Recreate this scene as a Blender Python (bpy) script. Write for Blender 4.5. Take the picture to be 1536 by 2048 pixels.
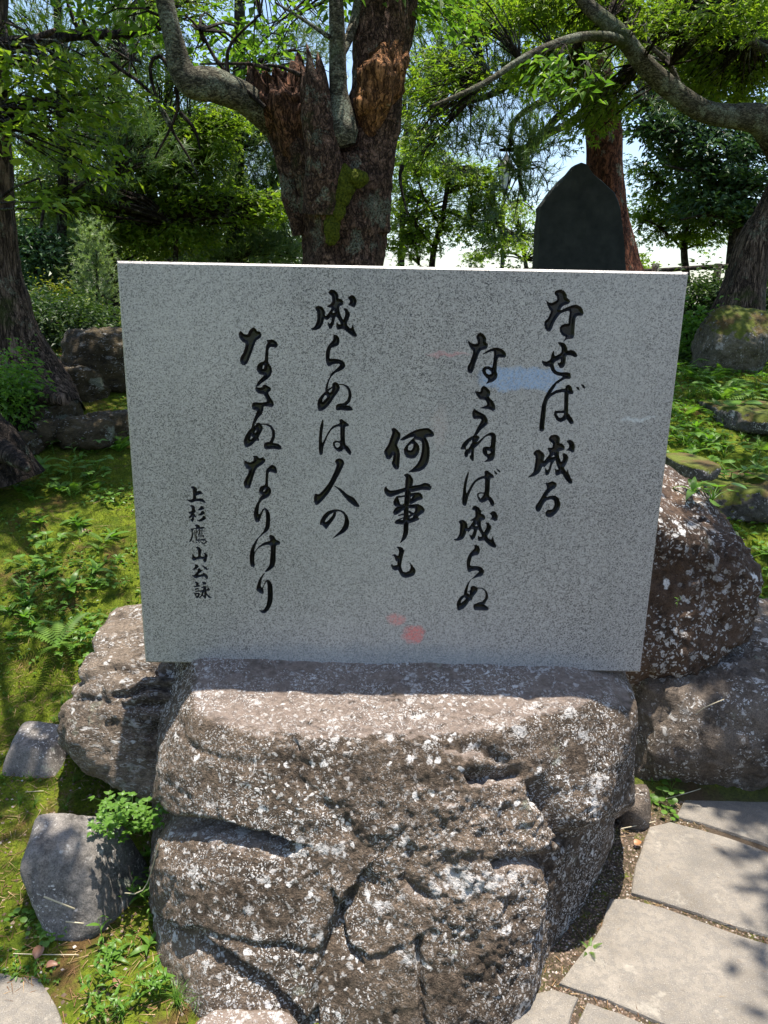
import bpy, bmesh, math, random
import numpy as np
from mathutils import Vector, Matrix
rad = math.radians
SC = bpy.context.scene
for o in list(bpy.data.objects): bpy.data.objects.remove(o)
COL = SC.collection

# ------------------------------------------------------------------ camera, sky, sun, exposure
FPX = 1539.0; PITCH = 15.8; ROLL = 1.14; EYE = 1.55
cam_d = bpy.data.cameras.new('camera'); cam = bpy.data.objects.new('camera', cam_d); COL.objects.link(cam)
cam_d.sensor_fit = 'VERTICAL'; cam_d.sensor_height = 36.0; cam_d.lens = 36.0 * FPX / 2048.0
cam_d.clip_start = 0.05; cam_d.clip_end = 3000
CR = Matrix.Rotation(rad(90 - PITCH), 3, 'X') @ Matrix.Rotation(rad(ROLL), 3, 'Z')
cam.matrix_world = Matrix.Translation((0, 0, EYE)) @ CR.to_4x4()
SC.camera = cam
SC.render.resolution_x = 768; SC.render.resolution_y = 1024

SUN_EL = 82.5; SUN_AZ = 25.0           # azimuth from +Y towards +X
SDIR = np.array([math.cos(rad(SUN_EL)) * math.sin(rad(SUN_AZ)), math.cos(rad(SUN_EL)) * math.cos(rad(SUN_AZ)), math.sin(rad(SUN_EL))])
world = bpy.data.worlds.new('World'); SC.world = world; world.use_nodes = True
wn = world.node_tree.nodes; wl = world.node_tree.links
for n in list(wn): wn.remove(n)
wo = wn.new('ShaderNodeOutputWorld'); wb = wn.new('ShaderNodeBackground'); sky = wn.new('ShaderNodeTexSky')
sky.sky_type = 'NISHITA'; sky.sun_disc = False; sky.sun_elevation = rad(SUN_EL); sky.sun_rotation = rad(SUN_AZ)
sky.air_density = 1.0; sky.dust_density = 1.2; sky.ozone_density = 1.5
wb.inputs['Strength'].default_value = 0.12
wl.new(sky.outputs[0], wb.inputs[0]); wl.new(wb.outputs[0], wo.inputs[0])
sl = bpy.data.lights.new('sun', 'SUN'); sl.energy = 5.0; sl.angle = rad(0.53); sl.color = (1.0, 0.93, 0.83)
so = bpy.data.objects.new('sun', sl); COL.objects.link(so); so.location = (5, 3, 12)
so.rotation_euler = Vector(SDIR).to_track_quat('Z', 'Y').to_euler()
SC.view_settings.view_transform = 'Standard'; SC.view_settings.look = 'None'
SC.view_settings.gamma = 1.0; SC.view_settings.use_curve_mapping = False
SC.view_settings.exposure = 1.12
try:
    SC.cycles.max_bounces = 8; SC.cycles.transparent_max_bounces = 4
    SC.cycles.diffuse_bounces = 4; SC.cycles.glossy_bounces = 2; SC.cycles.transmission_bounces = 3
except Exception: pass

CRn = np.array(CR)
def ray(px, py):
    d = CRn @ np.array([(px - 768) / FPX, -(py - 1024) / FPX, -1.0]); return d
def at_y(px, py, Y):
    d = ray(px, py); t = Y / d[1]; return np.array([d[0] * t, Y, EYE + d[2] * t])
def at_z(px, py, z=0.0):
    d = ray(px, py); t = (z - EYE) / d[2]; return np.array([d[0] * t, d[1] * t, z])
def to_px(P):
    """world points -> photograph coordinates, used as a tape measure while shaping the rocks"""
    q = (np.asarray(P) - np.array([0, 0, EYE])) @ CRn
    zz = np.where(-q[..., 2] < 1e-3, 1e-3, -q[..., 2])
    return np.stack([768 + FPX * q[..., 0] / zz, 1024 - FPX * q[..., 1] / zz], -1)

# ------------------------------------------------------------------ noise
def _h(ix, iy, iz, s):
    x = (ix.astype(np.int64) * 374761393 + iy.astype(np.int64) * 668265263 + iz.astype(np.int64) * 2147483647 + s * 974634777) & 0xffffffff
    x = ((x ^ (x >> 13)) * 1274126177) & 0xffffffff
    x = ((x ^ (x >> 16)) * 2246822519) & 0xffffffff
    x = x ^ (x >> 15)
    return (x & 0xffffff) / float(0xffffff)
def vnoise(p, s=0):
    i = np.floor(p).astype(np.int64); f = p - i; f = f * f * f * (f * (f * 6 - 15) + 10)
    x, y, z = i[..., 0], i[..., 1], i[..., 2]; fx, fy, fz = f[..., 0], f[..., 1], f[..., 2]
    r = 0
    for a in (0, 1):
        for b in (0, 1):
            for c in (0, 1):
                r = r + _h(x + a, y + b, z + c, s) * (fx if a else 1 - fx) * (fy if b else 1 - fy) * (fz if c else 1 - fz)
    return r * 2 - 1
def fbm(p, octv=4, s=0, gain=.5):
    a = 1; t = 0; r = 0
    for k in range(octv):
        r = r + a * vnoise(p * (2.03 ** k) + 17.3 * k, s + k); t += a; a *= gain
    return r / t
def ridged(p, octv=4, s=0):
    a = 1; t = 0; r = 0
    for k in range(octv):
        r = r + a * (1 - 2 * np.abs(vnoise(p * (2.1 ** k) + 9.1 * k, s + k))); t += a; a *= .5
    return r / t
def sstep(a, b, x):
    t = np.clip((x - a) / (b - a), 0, 1); return t * t * (3 - 2 * t)

# ------------------------------------------------------------------ object helpers
def mesh_np(name, V, F, mat=None, smooth=True):
    """F: (n,3) or (n,4) int array, or list of such arrays"""
    me = bpy.data.meshes.new(name)
    V = np.asarray(V, dtype=np.float32)
    Fs = F if isinstance(F, list) else [F]
    Fs = [np.asarray(f, dtype=np.int32) for f in Fs if len(f)]
    nl = sum(f.size for f in Fs); nf = sum(len(f) for f in Fs)
    me.vertices.add(len(V)); me.vertices.foreach_set('co', V.ravel())
    me.loops.add(nl); me.loops.foreach_set('vertex_index', np.concatenate([f.ravel() for f in Fs]))
    me.polygons.add(nf)
    tot = np.concatenate([np.full(len(f), f.shape[1], dtype=np.int32) for f in Fs])
    st = np.concatenate([[0], np.cumsum(tot)[:-1]]).astype(np.int32)
    me.polygons.foreach_set('loop_start', st)
    try: me.polygons.foreach_set('loop_total', tot)
    except Exception: pass
    me.polygons.foreach_set('use_smooth', np.full(nf, smooth))
    me.update(calc_edges=True); me.validate()
    if mat: me.materials.append(mat)
    return me
def link(name, me, parent=None, loc=None):
    o = bpy.data.objects.new(name, me); COL.objects.link(o)
    if parent is not None: o.parent = parent
    if loc is not None: o.location = loc
    return o
def tag(o, label=None, cat=None, group=None, kind=None):
    if label: o['label'] = label
    if cat: o['category'] = cat
    if group: o['group'] = group
    if kind: o['kind'] = kind
    return o
def thing(name, loc, label, cat, group=None, rz=0.0):
    o = bpy.data.objects.new(name, None); COL.objects.link(o); o.location = [float(v) for v in loc]; o.rotation_euler = (0, 0, rz)
    o.empty_display_size = .1
    return tag(o, label, cat, group)
def copy_thing(src, loc, rot=(0, 0, 0), sc=1.0, label=None):
    c = src.copy(); COL.objects.link(c); c.location = [float(v) for v in loc]; c.rotation_euler = rot
    c.scale = (sc, sc, sc) if not hasattr(sc, '__len__') else sc
    if label: c['label'] = label
    for ch in src.children:
        d = ch.copy(); COL.objects.link(d); d.parent = c
        for g in ch.children:
            e = g.copy(); COL.objects.link(e); e.parent = d
    return c

# ------------------------------------------------------------------ materials
class NT:
    def __init__(s, name, rough=.8, spec=.3):
        s.m = bpy.data.materials.new(name); s.m.use_nodes = True
        s.t = s.m.node_tree; s.n = s.t.nodes; s.l = s.t.links
        s.b = s.n['Principled BSDF']; s.b.inputs['Roughness'].default_value = rough
        s.b.inputs['Specular IOR Level'].default_value = spec
        s.out = s.n['Material Output']
        s.co = s.n.new('ShaderNodeTexCoord').outputs['Object']
    def map(s, sc=(1, 1, 1), loc=(0, 0, 0), src=None):
        m = s.n.new('ShaderNodeMapping'); m.inputs['Scale'].default_value = sc; m.inputs['Location'].default_value = loc
        s.l.new(src or s.co, m.inputs[0]); return m.outputs[0]
    def noise(s, scale, det=4, rough=.55, co=None, dist=0, color=False):
        x = s.n.new('ShaderNodeTexNoise'); x.inputs['Scale'].default_value = scale; x.inputs['Detail'].default_value = det
        x.inputs['Roughness'].default_value = rough; x.inputs['Distortion'].default_value = dist
        s.l.new(co or s.co, x.inputs['Vector']); return x.outputs['Color' if color else 'Fac']
    def vor(s, scale, feat='F1', out='Distance', co=None, rnd=1):
        x = s.n.new('ShaderNodeTexVoronoi'); x.inputs['Scale'].default_value = scale; x.feature = feat
        x.inputs['Randomness'].default_value = rnd
        s.l.new(co or s.co, x.inputs['Vector']); return x.outputs[out]
    def ramp(s, f, stops, mode='LINEAR'):
        x = s.n.new('ShaderNodeValToRGB'); e = x.color_ramp.elements; x.color_ramp.interpolation = mode
        while len(e) < len(stops): e.new(.5)
        for k, (p, c) in enumerate(stops):
            e[k].position = p; e[k].color = (c, c, c, 1) if not hasattr(c, '__len__') else (*c, 1)
        s.l.new(f, x.inputs[0]); return x.outputs[0]
    def mix(s, f, a, b, mode='MIX'):
        x = s.n.new('ShaderNodeMix'); x.data_type = 'RGBA'; x.blend_type = mode
        for sock, v in ((x.inputs[0], f), (x.inputs[6], a), (x.inputs[7], b)):
            if hasattr(v, 'is_linked') or hasattr(v, 'links'): s.l.new(v, sock)
            elif hasattr(v, '__len__'): sock.default_value = (*v, 1)
            else: sock.default_value = v
        return x.outputs[2]
    def math(s, op, a, b=0.0, c=None):
        x = s.n.new('ShaderNodeMath'); x.operation = op
        for k, v in enumerate((a, b) if c is None else (a, b, c)):
            if hasattr(v, 'links'): s.l.new(v, x.inputs[k])
            else: x.inputs[k].default_value = v
        return x.outputs[0]
    def bump(s, h, dist, strength=1.0, nrm=None):
        x = s.n.new('ShaderNodeBump'); x.inputs['Distance'].default_value = dist; x.inputs['Strength'].default_value = strength
        s.l.new(h, x.inputs['Height'])
        if nrm is not None: s.l.new(nrm, x.inputs['Normal'])
        return x.outputs[0]
    def up(s):
        g = s.n.new('ShaderNodeNewGeometry'); q = s.n.new('ShaderNodeSeparateXYZ'); s.l.new(g.outputs['Normal'], q.inputs[0]); return q.outputs[2]
    def isl(s):
        g = s.n.new('ShaderNodeNewGeometry'); return g.outputs['Random Per Island']
    def orand(s):
        g = s.n.new('ShaderNodeObjectInfo'); return g.outputs['Random']
    def fin(s, col=None, nrm=None, rough=None):
        if col is not None:
            if hasattr(col, 'links'): s.l.new(col, s.b.inputs['Base Color'])
            else: s.b.inputs['Base Color'].default_value = (*col, 1)
        if nrm is not None: s.l.new(nrm, s.b.inputs['Normal'])
        if rough is not None: s.l.new(rough, s.b.inputs['Roughness'])
        return s.m

def leaf_mat(name, stops, trans=.45, rough=.45, tmul=(1.35, 1.5, .6), spec=.35):
    s = NT(name, rough, spec)
    c = s.ramp(s.isl(), stops)
    big = s.noise(1.3, 2); c = s.mix(s.ramp(big, [(.35, 0.0), (.65, .35)]), c, (.030, .050, .012))
    s.fin(c)
    tr = s.n.new('ShaderNodeBsdfTranslucent'); tc = s.mix(1.0, c, tmul, 'MULTIPLY'); s.l.new(tc, tr.inputs[0])
    mx = s.n.new('ShaderNodeMixShader'); mx.inputs[0].default_value = trans
    s.l.new(s.b.outputs[0], mx.inputs[1]); s.l.new(tr.outputs[0], mx.inputs[2]); s.l.new(mx.outputs[0], s.out.inputs[0])
    return s.m

def rock_mat(name, dark, light, lichen=.5, tint=None, spot=55., moss=0.0, bumpd=.012, pale=(.62, .60, .57), seed=0., green=.12, stretch=(1, 1, 1), ledge=False):
    s = NT(name, .82, .25); co = s.map(stretch, (seed, seed * .7, -seed))
    n1 = s.noise(2.2, 6, .6, co); n2 = s.noise(14, 8, .68, co); n3 = s.noise(70, 6, .7, co); n4 = s.noise(260, 3, .7, co)
    c = s.mix(s.ramp(n1, [(.35, 0.), (.66, 1.)]), dark, light)
    c = s.mix(s.ramp(n2, [(.32, .85), (.52, 0.)]), c, tuple(v * .45 for v in dark))
    c = s.mix(s.ramp(n3, [(.45, 0.), (.8, .55)]), c, tuple(min(1, v * 1.7) for v in light))
    c = s.mix(s.ramp(n4, [(.3, .65), (.55, 0.)]), c, tuple(v * .3 for v in dark))
    # crustose lichen: clustered white specks and a few broad pale discs
    cw = s.mix(.05, co, s.noise(24, 3, .6, co, color=True))
    msk = s.ramp(s.noise(4.5, 6, .68, co), [(.56 - .22 * lichen, 0.), (.70 - .18 * lichen, 1.)])
    sp1 = s.ramp(s.vor(spot, co=cw), [(.16 + .14 * lichen, 1.), (.22 + .15 * lichen, 0.)])
    sp2 = s.ramp(s.vor(spot * 2.6, co=cw), [(.20 + .12 * lichen, 1.), (.30 + .12 * lichen, 0.)])
    sel = s.ramp(s.vor(spot, out='Color', co=cw), [(.42, 0.), (.46, 1.)])
    reg = s.ramp(s.noise(3.1, 4, .6, s.map(stretch, (seed * 3, 1, 7))), [(.36, .25), (.55, 1.)])
    l1 = s.math('MULTIPLY', s.math('MULTIPLY', sp1, sel), msk)
    l2 = s.math('MULTIPLY', sp2, s.ramp(s.noise(9, 4, .7, co), [(.52 - .1 * lichen, 0.), (.60 - .1 * lichen, .85)]))
    brk = s.ramp(s.noise(120, 3, .7, co), [(.36, 0.), (.5, 1.)])
    lf = s.math('MULTIPLY', s.math('MULTIPLY', s.math('MAXIMUM', l1, l2), brk), reg)
    c = s.mix(lf, c, pale)
    big = s.math('MULTIPLY', s.ramp(s.vor(spot * .42, co=cw), [(.17, 1.), (.24, 0.)]), s.math('MULTIPLY', s.ramp(s.vor(spot * .42, out='Color', co=cw), [(.60, 0.), (.62, 1.)]), s.ramp(s.noise(60, 4, .7, co), [(.40, 0.), (.50, 1.)])))
    c = s.mix(s.math('MULTIPLY', big, min(1., lichen * 1.4)), c, pale)
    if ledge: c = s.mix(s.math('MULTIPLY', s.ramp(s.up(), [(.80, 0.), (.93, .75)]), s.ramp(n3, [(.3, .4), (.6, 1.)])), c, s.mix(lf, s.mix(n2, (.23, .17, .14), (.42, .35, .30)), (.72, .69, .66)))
    pat = s.math('MULTIPLY', s.ramp(s.noise(11, 9, .66, s.map(stretch, (seed + 9, 4, 2))), [(.63 - .03 * lichen, 0.), (.65 - .03 * lichen, .85)]), s.ramp(n3, [(.38, 0.), (.52, 1.)]))
    c = s.mix(s.math('MULTIPLY', pat, min(1., lichen)), c, tuple(v * .86 for v in pale))
    gd = s.ramp(s.noise(5.5, 7, .62, s.map((1, 1, 1), (seed + 4, 2, 1))), [(.66 - green * .2, 0.), (.70 - green * .2, green * 4)])
    c = s.mix(s.math('MULTIPLY', gd, s.ramp(n4, [(.4, 0.), (.5, 1.)])), c, (.42, .47, .36))
    if moss > 0:
        mm = s.ramp(s.math('ADD', s.math('MULTIPLY', s.up(), .55), s.math('MULTIPLY', s.noise(6, 7, .7, co), 1.1)), [(1.16 - moss * .35, 0.), (1.24 - moss * .35, 1.)])
        mc = s.mix(s.noise(40, 4), (.035, .055, .008), (.15, .17, .02)); mc = s.mix(s.ramp(s.noise(7, 5, .6), [(.45, 0.), (.6, .8)]), mc, (.09, .048, .022))
        c = s.mix(mm, c, mc)
    h = s.math('ADD', s.math('MULTIPLY', n2, .9), s.math('ADD', s.math('MULTIPLY', n3, .55), s.math('MULTIPLY', n4, .22)))
    h = s.math('ADD', h, s.math('MULTIPLY', lf, .10))
    return s.fin(c, s.bump(h, bumpd), None)

def bark_mat(name, dark, light, sc=1., plate=9., moss=.2, bumpd=.02, zs=.28, lich=.35, warm=None):
    s = NT(name, .9, .15); co = s.map((sc, sc, sc * zs)); co2 = s.map((sc, sc, sc))
    def fis(scale, seed, w):
        a = s.noise(scale, 5, .6, s.map((sc, sc, sc * zs), (seed, seed, 0)), dist=.6)
        return s.ramp(s.math('ABSOLUTE', s.math('SUBTRACT', a, .5)), [(0., 0.), (w, 1.)])
    f1 = fis(plate, 0, .055); f2 = fis(plate * 2.3, 7, .06)
    n = s.noise(plate, 8, .72, co); n2 = s.noise(3, 5, .6, co2); n3 = s.noise(110, 4, .75, co2)
    c = s.mix(s.ramp(n, [(.32, 0.), (.68, 1.)]), dark, light)
    c = s.mix(s.ramp(n3, [(.5, 0.), (.75, .5)]), c, tuple(min(1, q * 1.6) for q in light))
    c = s.mix(s.math('SUBTRACT', 1., f1), c, tuple(q * .3 for q in dark)); c = s.mix(s.math('MULTIPLY', s.math('SUBTRACT', 1., f2), .7), c, tuple(q * .45 for q in dark))
    if warm: c = s.mix(s.ramp(n2, [(.45, 0.), (.62, .8)]), c, warm)
    c = s.mix(s.math('MULTIPLY', s.ramp(s.noise(4.5, 6, .7, co2), [(.58 - lich * .12, 0.), (.64 - lich * .12, 1.)]), s.ramp(n3, [(.42, 0.), (.55, .8)])), c, (.26, .29, .22))
    c = s.mix(s.ramp(s.noise(2.4, 6, .65, s.map((1, 1, 1), (5, 5, 5))), [(.66 - moss * .2, 0.), (.74 - moss * .2, .8)]), c, (.05, .065, .015))
    h = s.math('ADD', s.math('ADD', s.math('MULTIPLY', f1, .5), s.math('MULTIPLY', f2, .3)), s.math('ADD', s.math('MULTIPLY', n, .7), s.math('MULTIPLY', n3, .25)))
    return s.fin(c, s.bump(h, bumpd))
# brush strokes of the inscription: crop origin x, y, scale; P outline, H hole, S stroke (x,y,width)
GLYPHS = [
('な', 1040,570,8.53,'P583,135 610,95 690,70 760,100 800,170 800,215 845,250 858,290 840,320 750,350 710,385 685,435 800,380 900,340 960,333 1030,360 1075,420 1085,500 1060,525 970,530 950,570 940,650 930,760 930,860 900,920 820,925 775,940 725,975 775,900 780,890 720,860 680,800 675,730 710,680 780,655 825,665 830,590 850,440 780,450 690,490 640,550 580,650 540,760 510,795 470,800 430,750 412,670 420,620 480,560 530,445 500,420 460,330 443,250 480,290 540,305 600,280 635,250 625,190 590,160'),
('せ', 1040,570,8.53,'P640,975 720,975 770,1000 805,1060 815,1120 880,1105 940,1130 985,1200 970,1230 930,1235 880,1205 800,1200 785,1220 780,1320 760,1390 710,1425 670,1405 632,1325 690,1325 698,1262 600,1310 575,1345 585,1410 620,1465 690,1490 800,1485 855,1500 870,1540 868,1590 840,1608 780,1600 700,1640 640,1690 590,1670 620,1640 700,1590 735,1560 640,1545 570,1510 530,1450 510,1395 450,1395 400,1370 372,1320 375,1275 400,1300 460,1305 520,1270 540,1170 580,1100 590,1220 700,1160 710,1090 690,1040 650,995'),
('ば', 1040,570,8.53,'S610,1675,40 570,1730,58 510,1815,65 450,1930,72 410,2060,80 390,2250,88 372,2400,90 372,2460,88|S460,1960,30 520,1880,50 620,1820,55 720,1800,60 800,1800,60|P760,1790 790,1710 830,1697 880,1730 890,1780 918,1830 905,1865 850,1865 755,1850|S795,1830,80 790,1950,75 787,2150,75 785,2220,72|S785,2160,60 700,2165,45 612,2168,50 600,2210,50 645,2285,60 695,2310,70 755,2275,80 790,2200,70|S800,2230,90 850,2290,90 878,2340,76|P950,1732 1000,1740 1022,1790 1005,1803 970,1775|P1035,1690 1080,1695 1118,1750 1105,1772 1070,1755'),
('成', 1040,800,8.53,'P800,690 860,675 920,720 938,780 930,880 890,905 850,870 775,865 830,820 840,770 800,720|P487,660 520,605 590,587 650,600 682,650 675,740 720,738 765,790 760,845 720,865 665,880 670,960 705,1065 735,1000 720,897 790,920 830,970 815,1040 780,1110 750,1160 800,1235 812,1150 840,1270 900,1390 890,1430 850,1432 790,1380 710,1250 640,1295 605,1285 590,1155 620,1190 660,1185 620,1110 605,1020 550,1100 530,1180 500,1260 455,1295 430,1270 420,1150 470,1205 500,1150 520,1050 470,1090 420,1155 385,1130 340,1240 250,1300 120,1332 230,1230 245,1150 270,980 220,910 270,855 330,845 390,890 425,945 400,1050 450,990 510,910 460,815 555,810 560,745 500,700|H575,940 597,968 538,972'),
('る', 1040,800,8.53,'P425,1410 480,1412 550,1380 600,1400 632,1440 620,1490 540,1540 490,1590 445,1660 520,1630 600,1628 660,1670 690,1760 685,1830 640,1910 560,1990 490,2010 435,1975 432,1920 470,1870 550,1870 590,1790 580,1720 530,1695 450,1715 400,1780 365,1860 330,1910 290,1910 262,1860 265,1800 320,1730 400,1590 465,1500'),
('な', 900,655,8.53,'P443,155 480,100 520,85 570,105 625,190 612,250 650,280 645,340 600,375 525,395 490,460 440,600 400,740 370,785 320,780 292,720 300,660 350,570 400,400 350,360 310,270 300,210 360,265 430,282 470,270 470,230|P540,465 620,400 740,345 820,340 900,370 950,430 962,480 940,518 890,515 830,510 805,560 800,680 795,760 815,800 800,870 740,925 670,945 607,972 655,890 590,830 545,760 545,710 590,665 660,658 720,690 735,600 755,410 700,408 600,450|H610,730 630,712 665,718 700,760 705,790 670,800 625,780'),
('さ', 900,655,8.53,'P565,990 620,1010 690,1090 690,1140 665,1190 740,1260 775,1340 770,1410 730,1430 660,1395 580,1385 500,1378 560,1350 640,1320 600,1235 510,1230 450,1160 420,1078 520,1100 525,1040'),
('ね', 880,860,8.53,'P596,-379 616,-339 691,-304 771,-259 816,-179 816,-109 771,-59 701,-4 640,80 590,110 555,110 576,86 651,-69 706,-159 691,-189 581,-184 551,-219 546,-309|P580,90 650,90 680,130 660,170 620,220 700,150 780,80 860,38 910,40 955,80 960,130 945,300 940,430 915,510 860,540 735,550 800,505 810,475 740,420 720,350 740,290 800,280 860,290 870,180 875,110 830,95 760,130 690,220 620,290 580,320 580,530 550,535 510,490 500,400 490,400 470,465 430,470 410,420 420,370 440,335 360,335 350,310 400,210 480,140 550,105|H445,290 500,210 545,170 545,215 480,320 447,330|H805,350 850,360 865,385 840,408 812,405|H515,385 530,385 525,430 510,430'),
('ば', 880,860,8.53,'P483,690 495,740 470,850 445,1000 450,1090 500,990 560,890 640,820 720,785 765,775 755,730 765,695 810,685 850,720 900,760 930,800 915,818 855,825 850,1000 840,1130 880,1150 920,1210 930,1270 905,1305 875,1290 820,1190 770,1230 710,1245 670,1225 630,1130 630,1080 680,1060 760,1065 765,950 765,825 700,840 620,880 560,970 490,1120 450,1290 410,1300 380,1270 375,1200 395,1000 420,850|H665,1090 740,1085 735,1120 690,1170 660,1130|P905,692 940,700 980,740 975,765 950,760 930,725|P955,660 1000,670 1035,710 1020,727 995,715'),
('成', 880,1010,8.53,'P840,145 900,100 950,110 990,190 980,260 940,280 900,255 845,250 885,205 875,175|P540,65 570,20 610,8 660,40 710,100 700,150 745,155 775,200 770,250 700,270 700,360 745,470 790,390 795,340 770,300 830,295 880,370 860,440 800,540 870,600 905,520 925,620 965,700 950,735 900,725 820,680 750,600 690,620 645,610 645,480 665,540 720,540 660,420 640,420 600,560 555,605 520,580 495,480 540,530 580,420 530,410 490,465 455,440 440,500 400,580 310,615 250,610 228,580 290,570 330,500 345,330 310,285 360,250 420,260 470,320 475,400 530,330 570,270 500,270 560,230 600,205 600,95 560,90|H600,358 620,328 642,358'),
('ら', 880,1010,8.53,'P580,680 620,675 670,710 685,770 670,830 640,855 560,870 535,910 510,1030 560,1040 650,1040 720,1070 755,1120 745,1180 700,1220 620,1235 520,1275 600,1200 665,1140 640,1120 550,1125 495,1155 465,1110 450,1000 460,920 500,830 590,740'),
('ぬ', 880,1010,8.53,'S528,1270,14 500,1310,20 470,1370,40 440,1470,60 435,1540,70 480,1590,60 530,1605,50|P400,1530 350,1560 300,1630 282,1690 290,1770 310,1810 400,1770 460,1710 500,1640 545,1620 560,1570 640,1480 645,1420 600,1380 560,1375 515,1405 520,1450 470,1480 460,1530|H355,1675 365,1630 415,1575 440,1600|H470,1500 505,1475 500,1530|S640,1415,20 720,1420,22 780,1470,35 800,1540,50 790,1600,55 740,1670,70 650,1700,80|P565,1730 580,1690 650,1670 760,1700 820,1740 835,1785 790,1805 690,1800 580,1795'),
('何', 740,840,9.6,'P405,165 460,147 520,180 590,260 585,340 540,430 520,490 560,560 580,650 570,780 560,930 520,957 480,950 440,900 410,830 435,770 450,660 400,745 360,765 310,740 265,610 290,560 350,470 380,380 430,240|P575,380 620,340 750,250 900,180 1060,150 1130,155 1200,210 1240,270 1215,325 1070,330 1120,420 1150,560 1145,720 1110,850 1040,940 950,990 840,1005 715,1003 800,950 900,850 960,740 990,600 1000,480 980,400 885,380 850,380 870,400 940,480 958,560 930,660 860,735 780,748 700,720 655,650 645,570 680,500 750,420 860,320 750,345 650,395 590,395|H730,560 740,500 790,455 835,465 825,530 790,580 745,580'),
('事', 740,940,8.53,'P570,80 640,55 690,80 740,160 735,230 710,320 680,480 660,650 660,900 655,1080 610,1180 500,1262 550,1150 570,1040 570,900 575,620 590,450 600,200 610,130|P280,265 290,310 340,350 420,345 600,300 740,262 850,250 930,215 1010,230 1057,290 1030,350 950,345 880,340 700,385 600,370 450,430 350,468 280,440 238,370 240,310|S470,460,40 560,450,35 650,430,45|P660,400 760,385 840,378 885,410 905,470 890,505 820,520 720,580 670,590|P475,430 500,530 530,600 600,560 600,640 440,630 400,590 395,540 430,470|P400,690 440,635 560,600 690,590 820,575 900,620 938,680 925,720 870,760 820,800 845,840 820,860 700,905 560,935 440,925 412,895 450,850 540,815 690,760 760,720 770,660 640,655 560,690 450,770 410,765 390,730|S490,775,25 570,755,35|S670,710,40 720,750,60 780,780,60|H668,668 768,658 735,715 705,690|H668,828 700,795 738,775 728,808|H515,852 558,828 562,850|H690,470 725,445 700,490'),
('も', 740,940,8.53,'P445,1308 510,1305 560,1330 590,1380 570,1440 550,1530 530,1640 560,1730 620,1745 670,1720 692,1670 680,1600 640,1522 700,1600 778,1690 775,1760 740,1810 620,1845 560,1835 510,1780 480,1705 430,1722 380,1690 358,1640 358,1595 400,1630 465,1620 465,1565 440,1560 420,1500 410,1470 360,1452 430,1430 478,1470 495,1400 480,1340'),
('成', 600,570,8.53,'P808,215 890,160 950,210 973,290 935,385 890,370 815,345 860,280|P480,130 520,75 580,80 640,130 662,180 655,235 700,230 740,280 735,345 670,365 680,470 735,600 765,530 770,460 735,400 790,395 860,490 840,560 795,670 870,750 900,660 925,760 980,860 960,888 900,875 820,820 735,745 640,770 615,720 625,600 650,670 700,670 620,530 600,560 580,660 545,740 500,755 475,690 465,600 500,660 530,640 540,540 460,605 410,570 400,650 350,740 270,775 200,765 180,740 240,720 290,620 295,470 250,385 310,348 370,365 425,430 430,540 500,460 540,390 445,375 520,320 550,290 540,190 500,160|H555,460 580,435 590,470 560,475'),
('ら', 600,570,8.53,'P565,842 630,850 670,900 678,960 660,1030 590,1055 530,1075 510,1160 505,1255 600,1255 700,1275 760,1320 778,1380 750,1430 680,1470 600,1500 540,1565 505,1550 530,1510 620,1430 680,1370 670,1345 590,1350 530,1370 490,1398 450,1350 435,1250 440,1130 480,1030 570,930'),
('ぬ', 600,740,8.53,'S525,110,26 490,170,28 465,250,35 450,330,45 465,410,50 500,460,50|P590,200 640,215 665,260 685,300 670,350 590,460 520,570 440,660 370,700 320,705 300,650 292,580 310,500 370,420 430,370 475,320 550,285 545,240|H385,545 385,500 420,440 445,430 460,465|H490,360 550,310 530,370 500,385|S660,248,20 740,250,24 810,290,40 845,360,50 855,440,55 830,530,60 760,590,60 660,610,70|P610,600 650,580 770,600 840,605 890,640 905,685 870,695 800,700 700,685 640,695 612,680'),
('は', 600,740,8.53,'P395,820 405,940 380,1080 375,1260 430,1150 480,1050 560,950 680,910 665,850 710,832 760,870 830,920 835,960 770,968 765,1100 775,1270 830,1310 880,1400 865,1458 830,1440 750,1345 710,1390 660,1400 600,1360 560,1290 560,1230 600,1205 690,1210 685,1100 685,960 600,975 530,1030 470,1130 420,1260 400,1320 390,1430 360,1458 325,1430 318,1330 320,1200 335,1000 360,900|H595,1250 630,1235 675,1250 680,1290 640,1330 605,1300'),
('人', 600,880,8.53,'P595,375 610,330 670,307 730,330 760,390 740,450 680,570 590,740 500,900 390,1030 310,1105 270,1115 238,1060 235,980 258,905 320,930 400,850 500,720 590,530 625,430|P560,765 640,800 700,830 810,930 920,980 980,1060 1022,1130 1000,1150 930,1135 820,1050 720,930 640,830 580,790'),
('の', 600,880,8.53,'P570,1185 650,1180 740,1210 810,1290 845,1400 830,1500 760,1580 620,1650 535,1697 600,1630 700,1530 750,1440 765,1330 740,1260 680,1220 620,1220 612,1300 560,1380 490,1470 450,1525 425,1510 390,1460 335,1447 345,1380 390,1290 460,1220|H425,1395 445,1350 510,1275 572,1240 550,1290 480,1370 440,1400'),
('な', 450,640,8.53,'P250,150 280,200 330,240 385,248 410,180 480,118 520,140 545,190 600,195 628,240 615,300 530,355 500,440 440,600 390,730 330,783 280,760 250,690 270,620 320,540 355,400 290,370 240,300 230,240 265,175|P700,335 760,338 805,325 880,370 907,430 880,475 770,460 745,500 740,610 740,730 790,790 807,870 780,960 700,1030 620,1080 570,1130 520,1140 560,1050 650,960 665,945 590,930 540,860 545,780 590,725 675,700 685,560 700,430 730,380|H640,830 650,775 672,778 660,830'),
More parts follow.
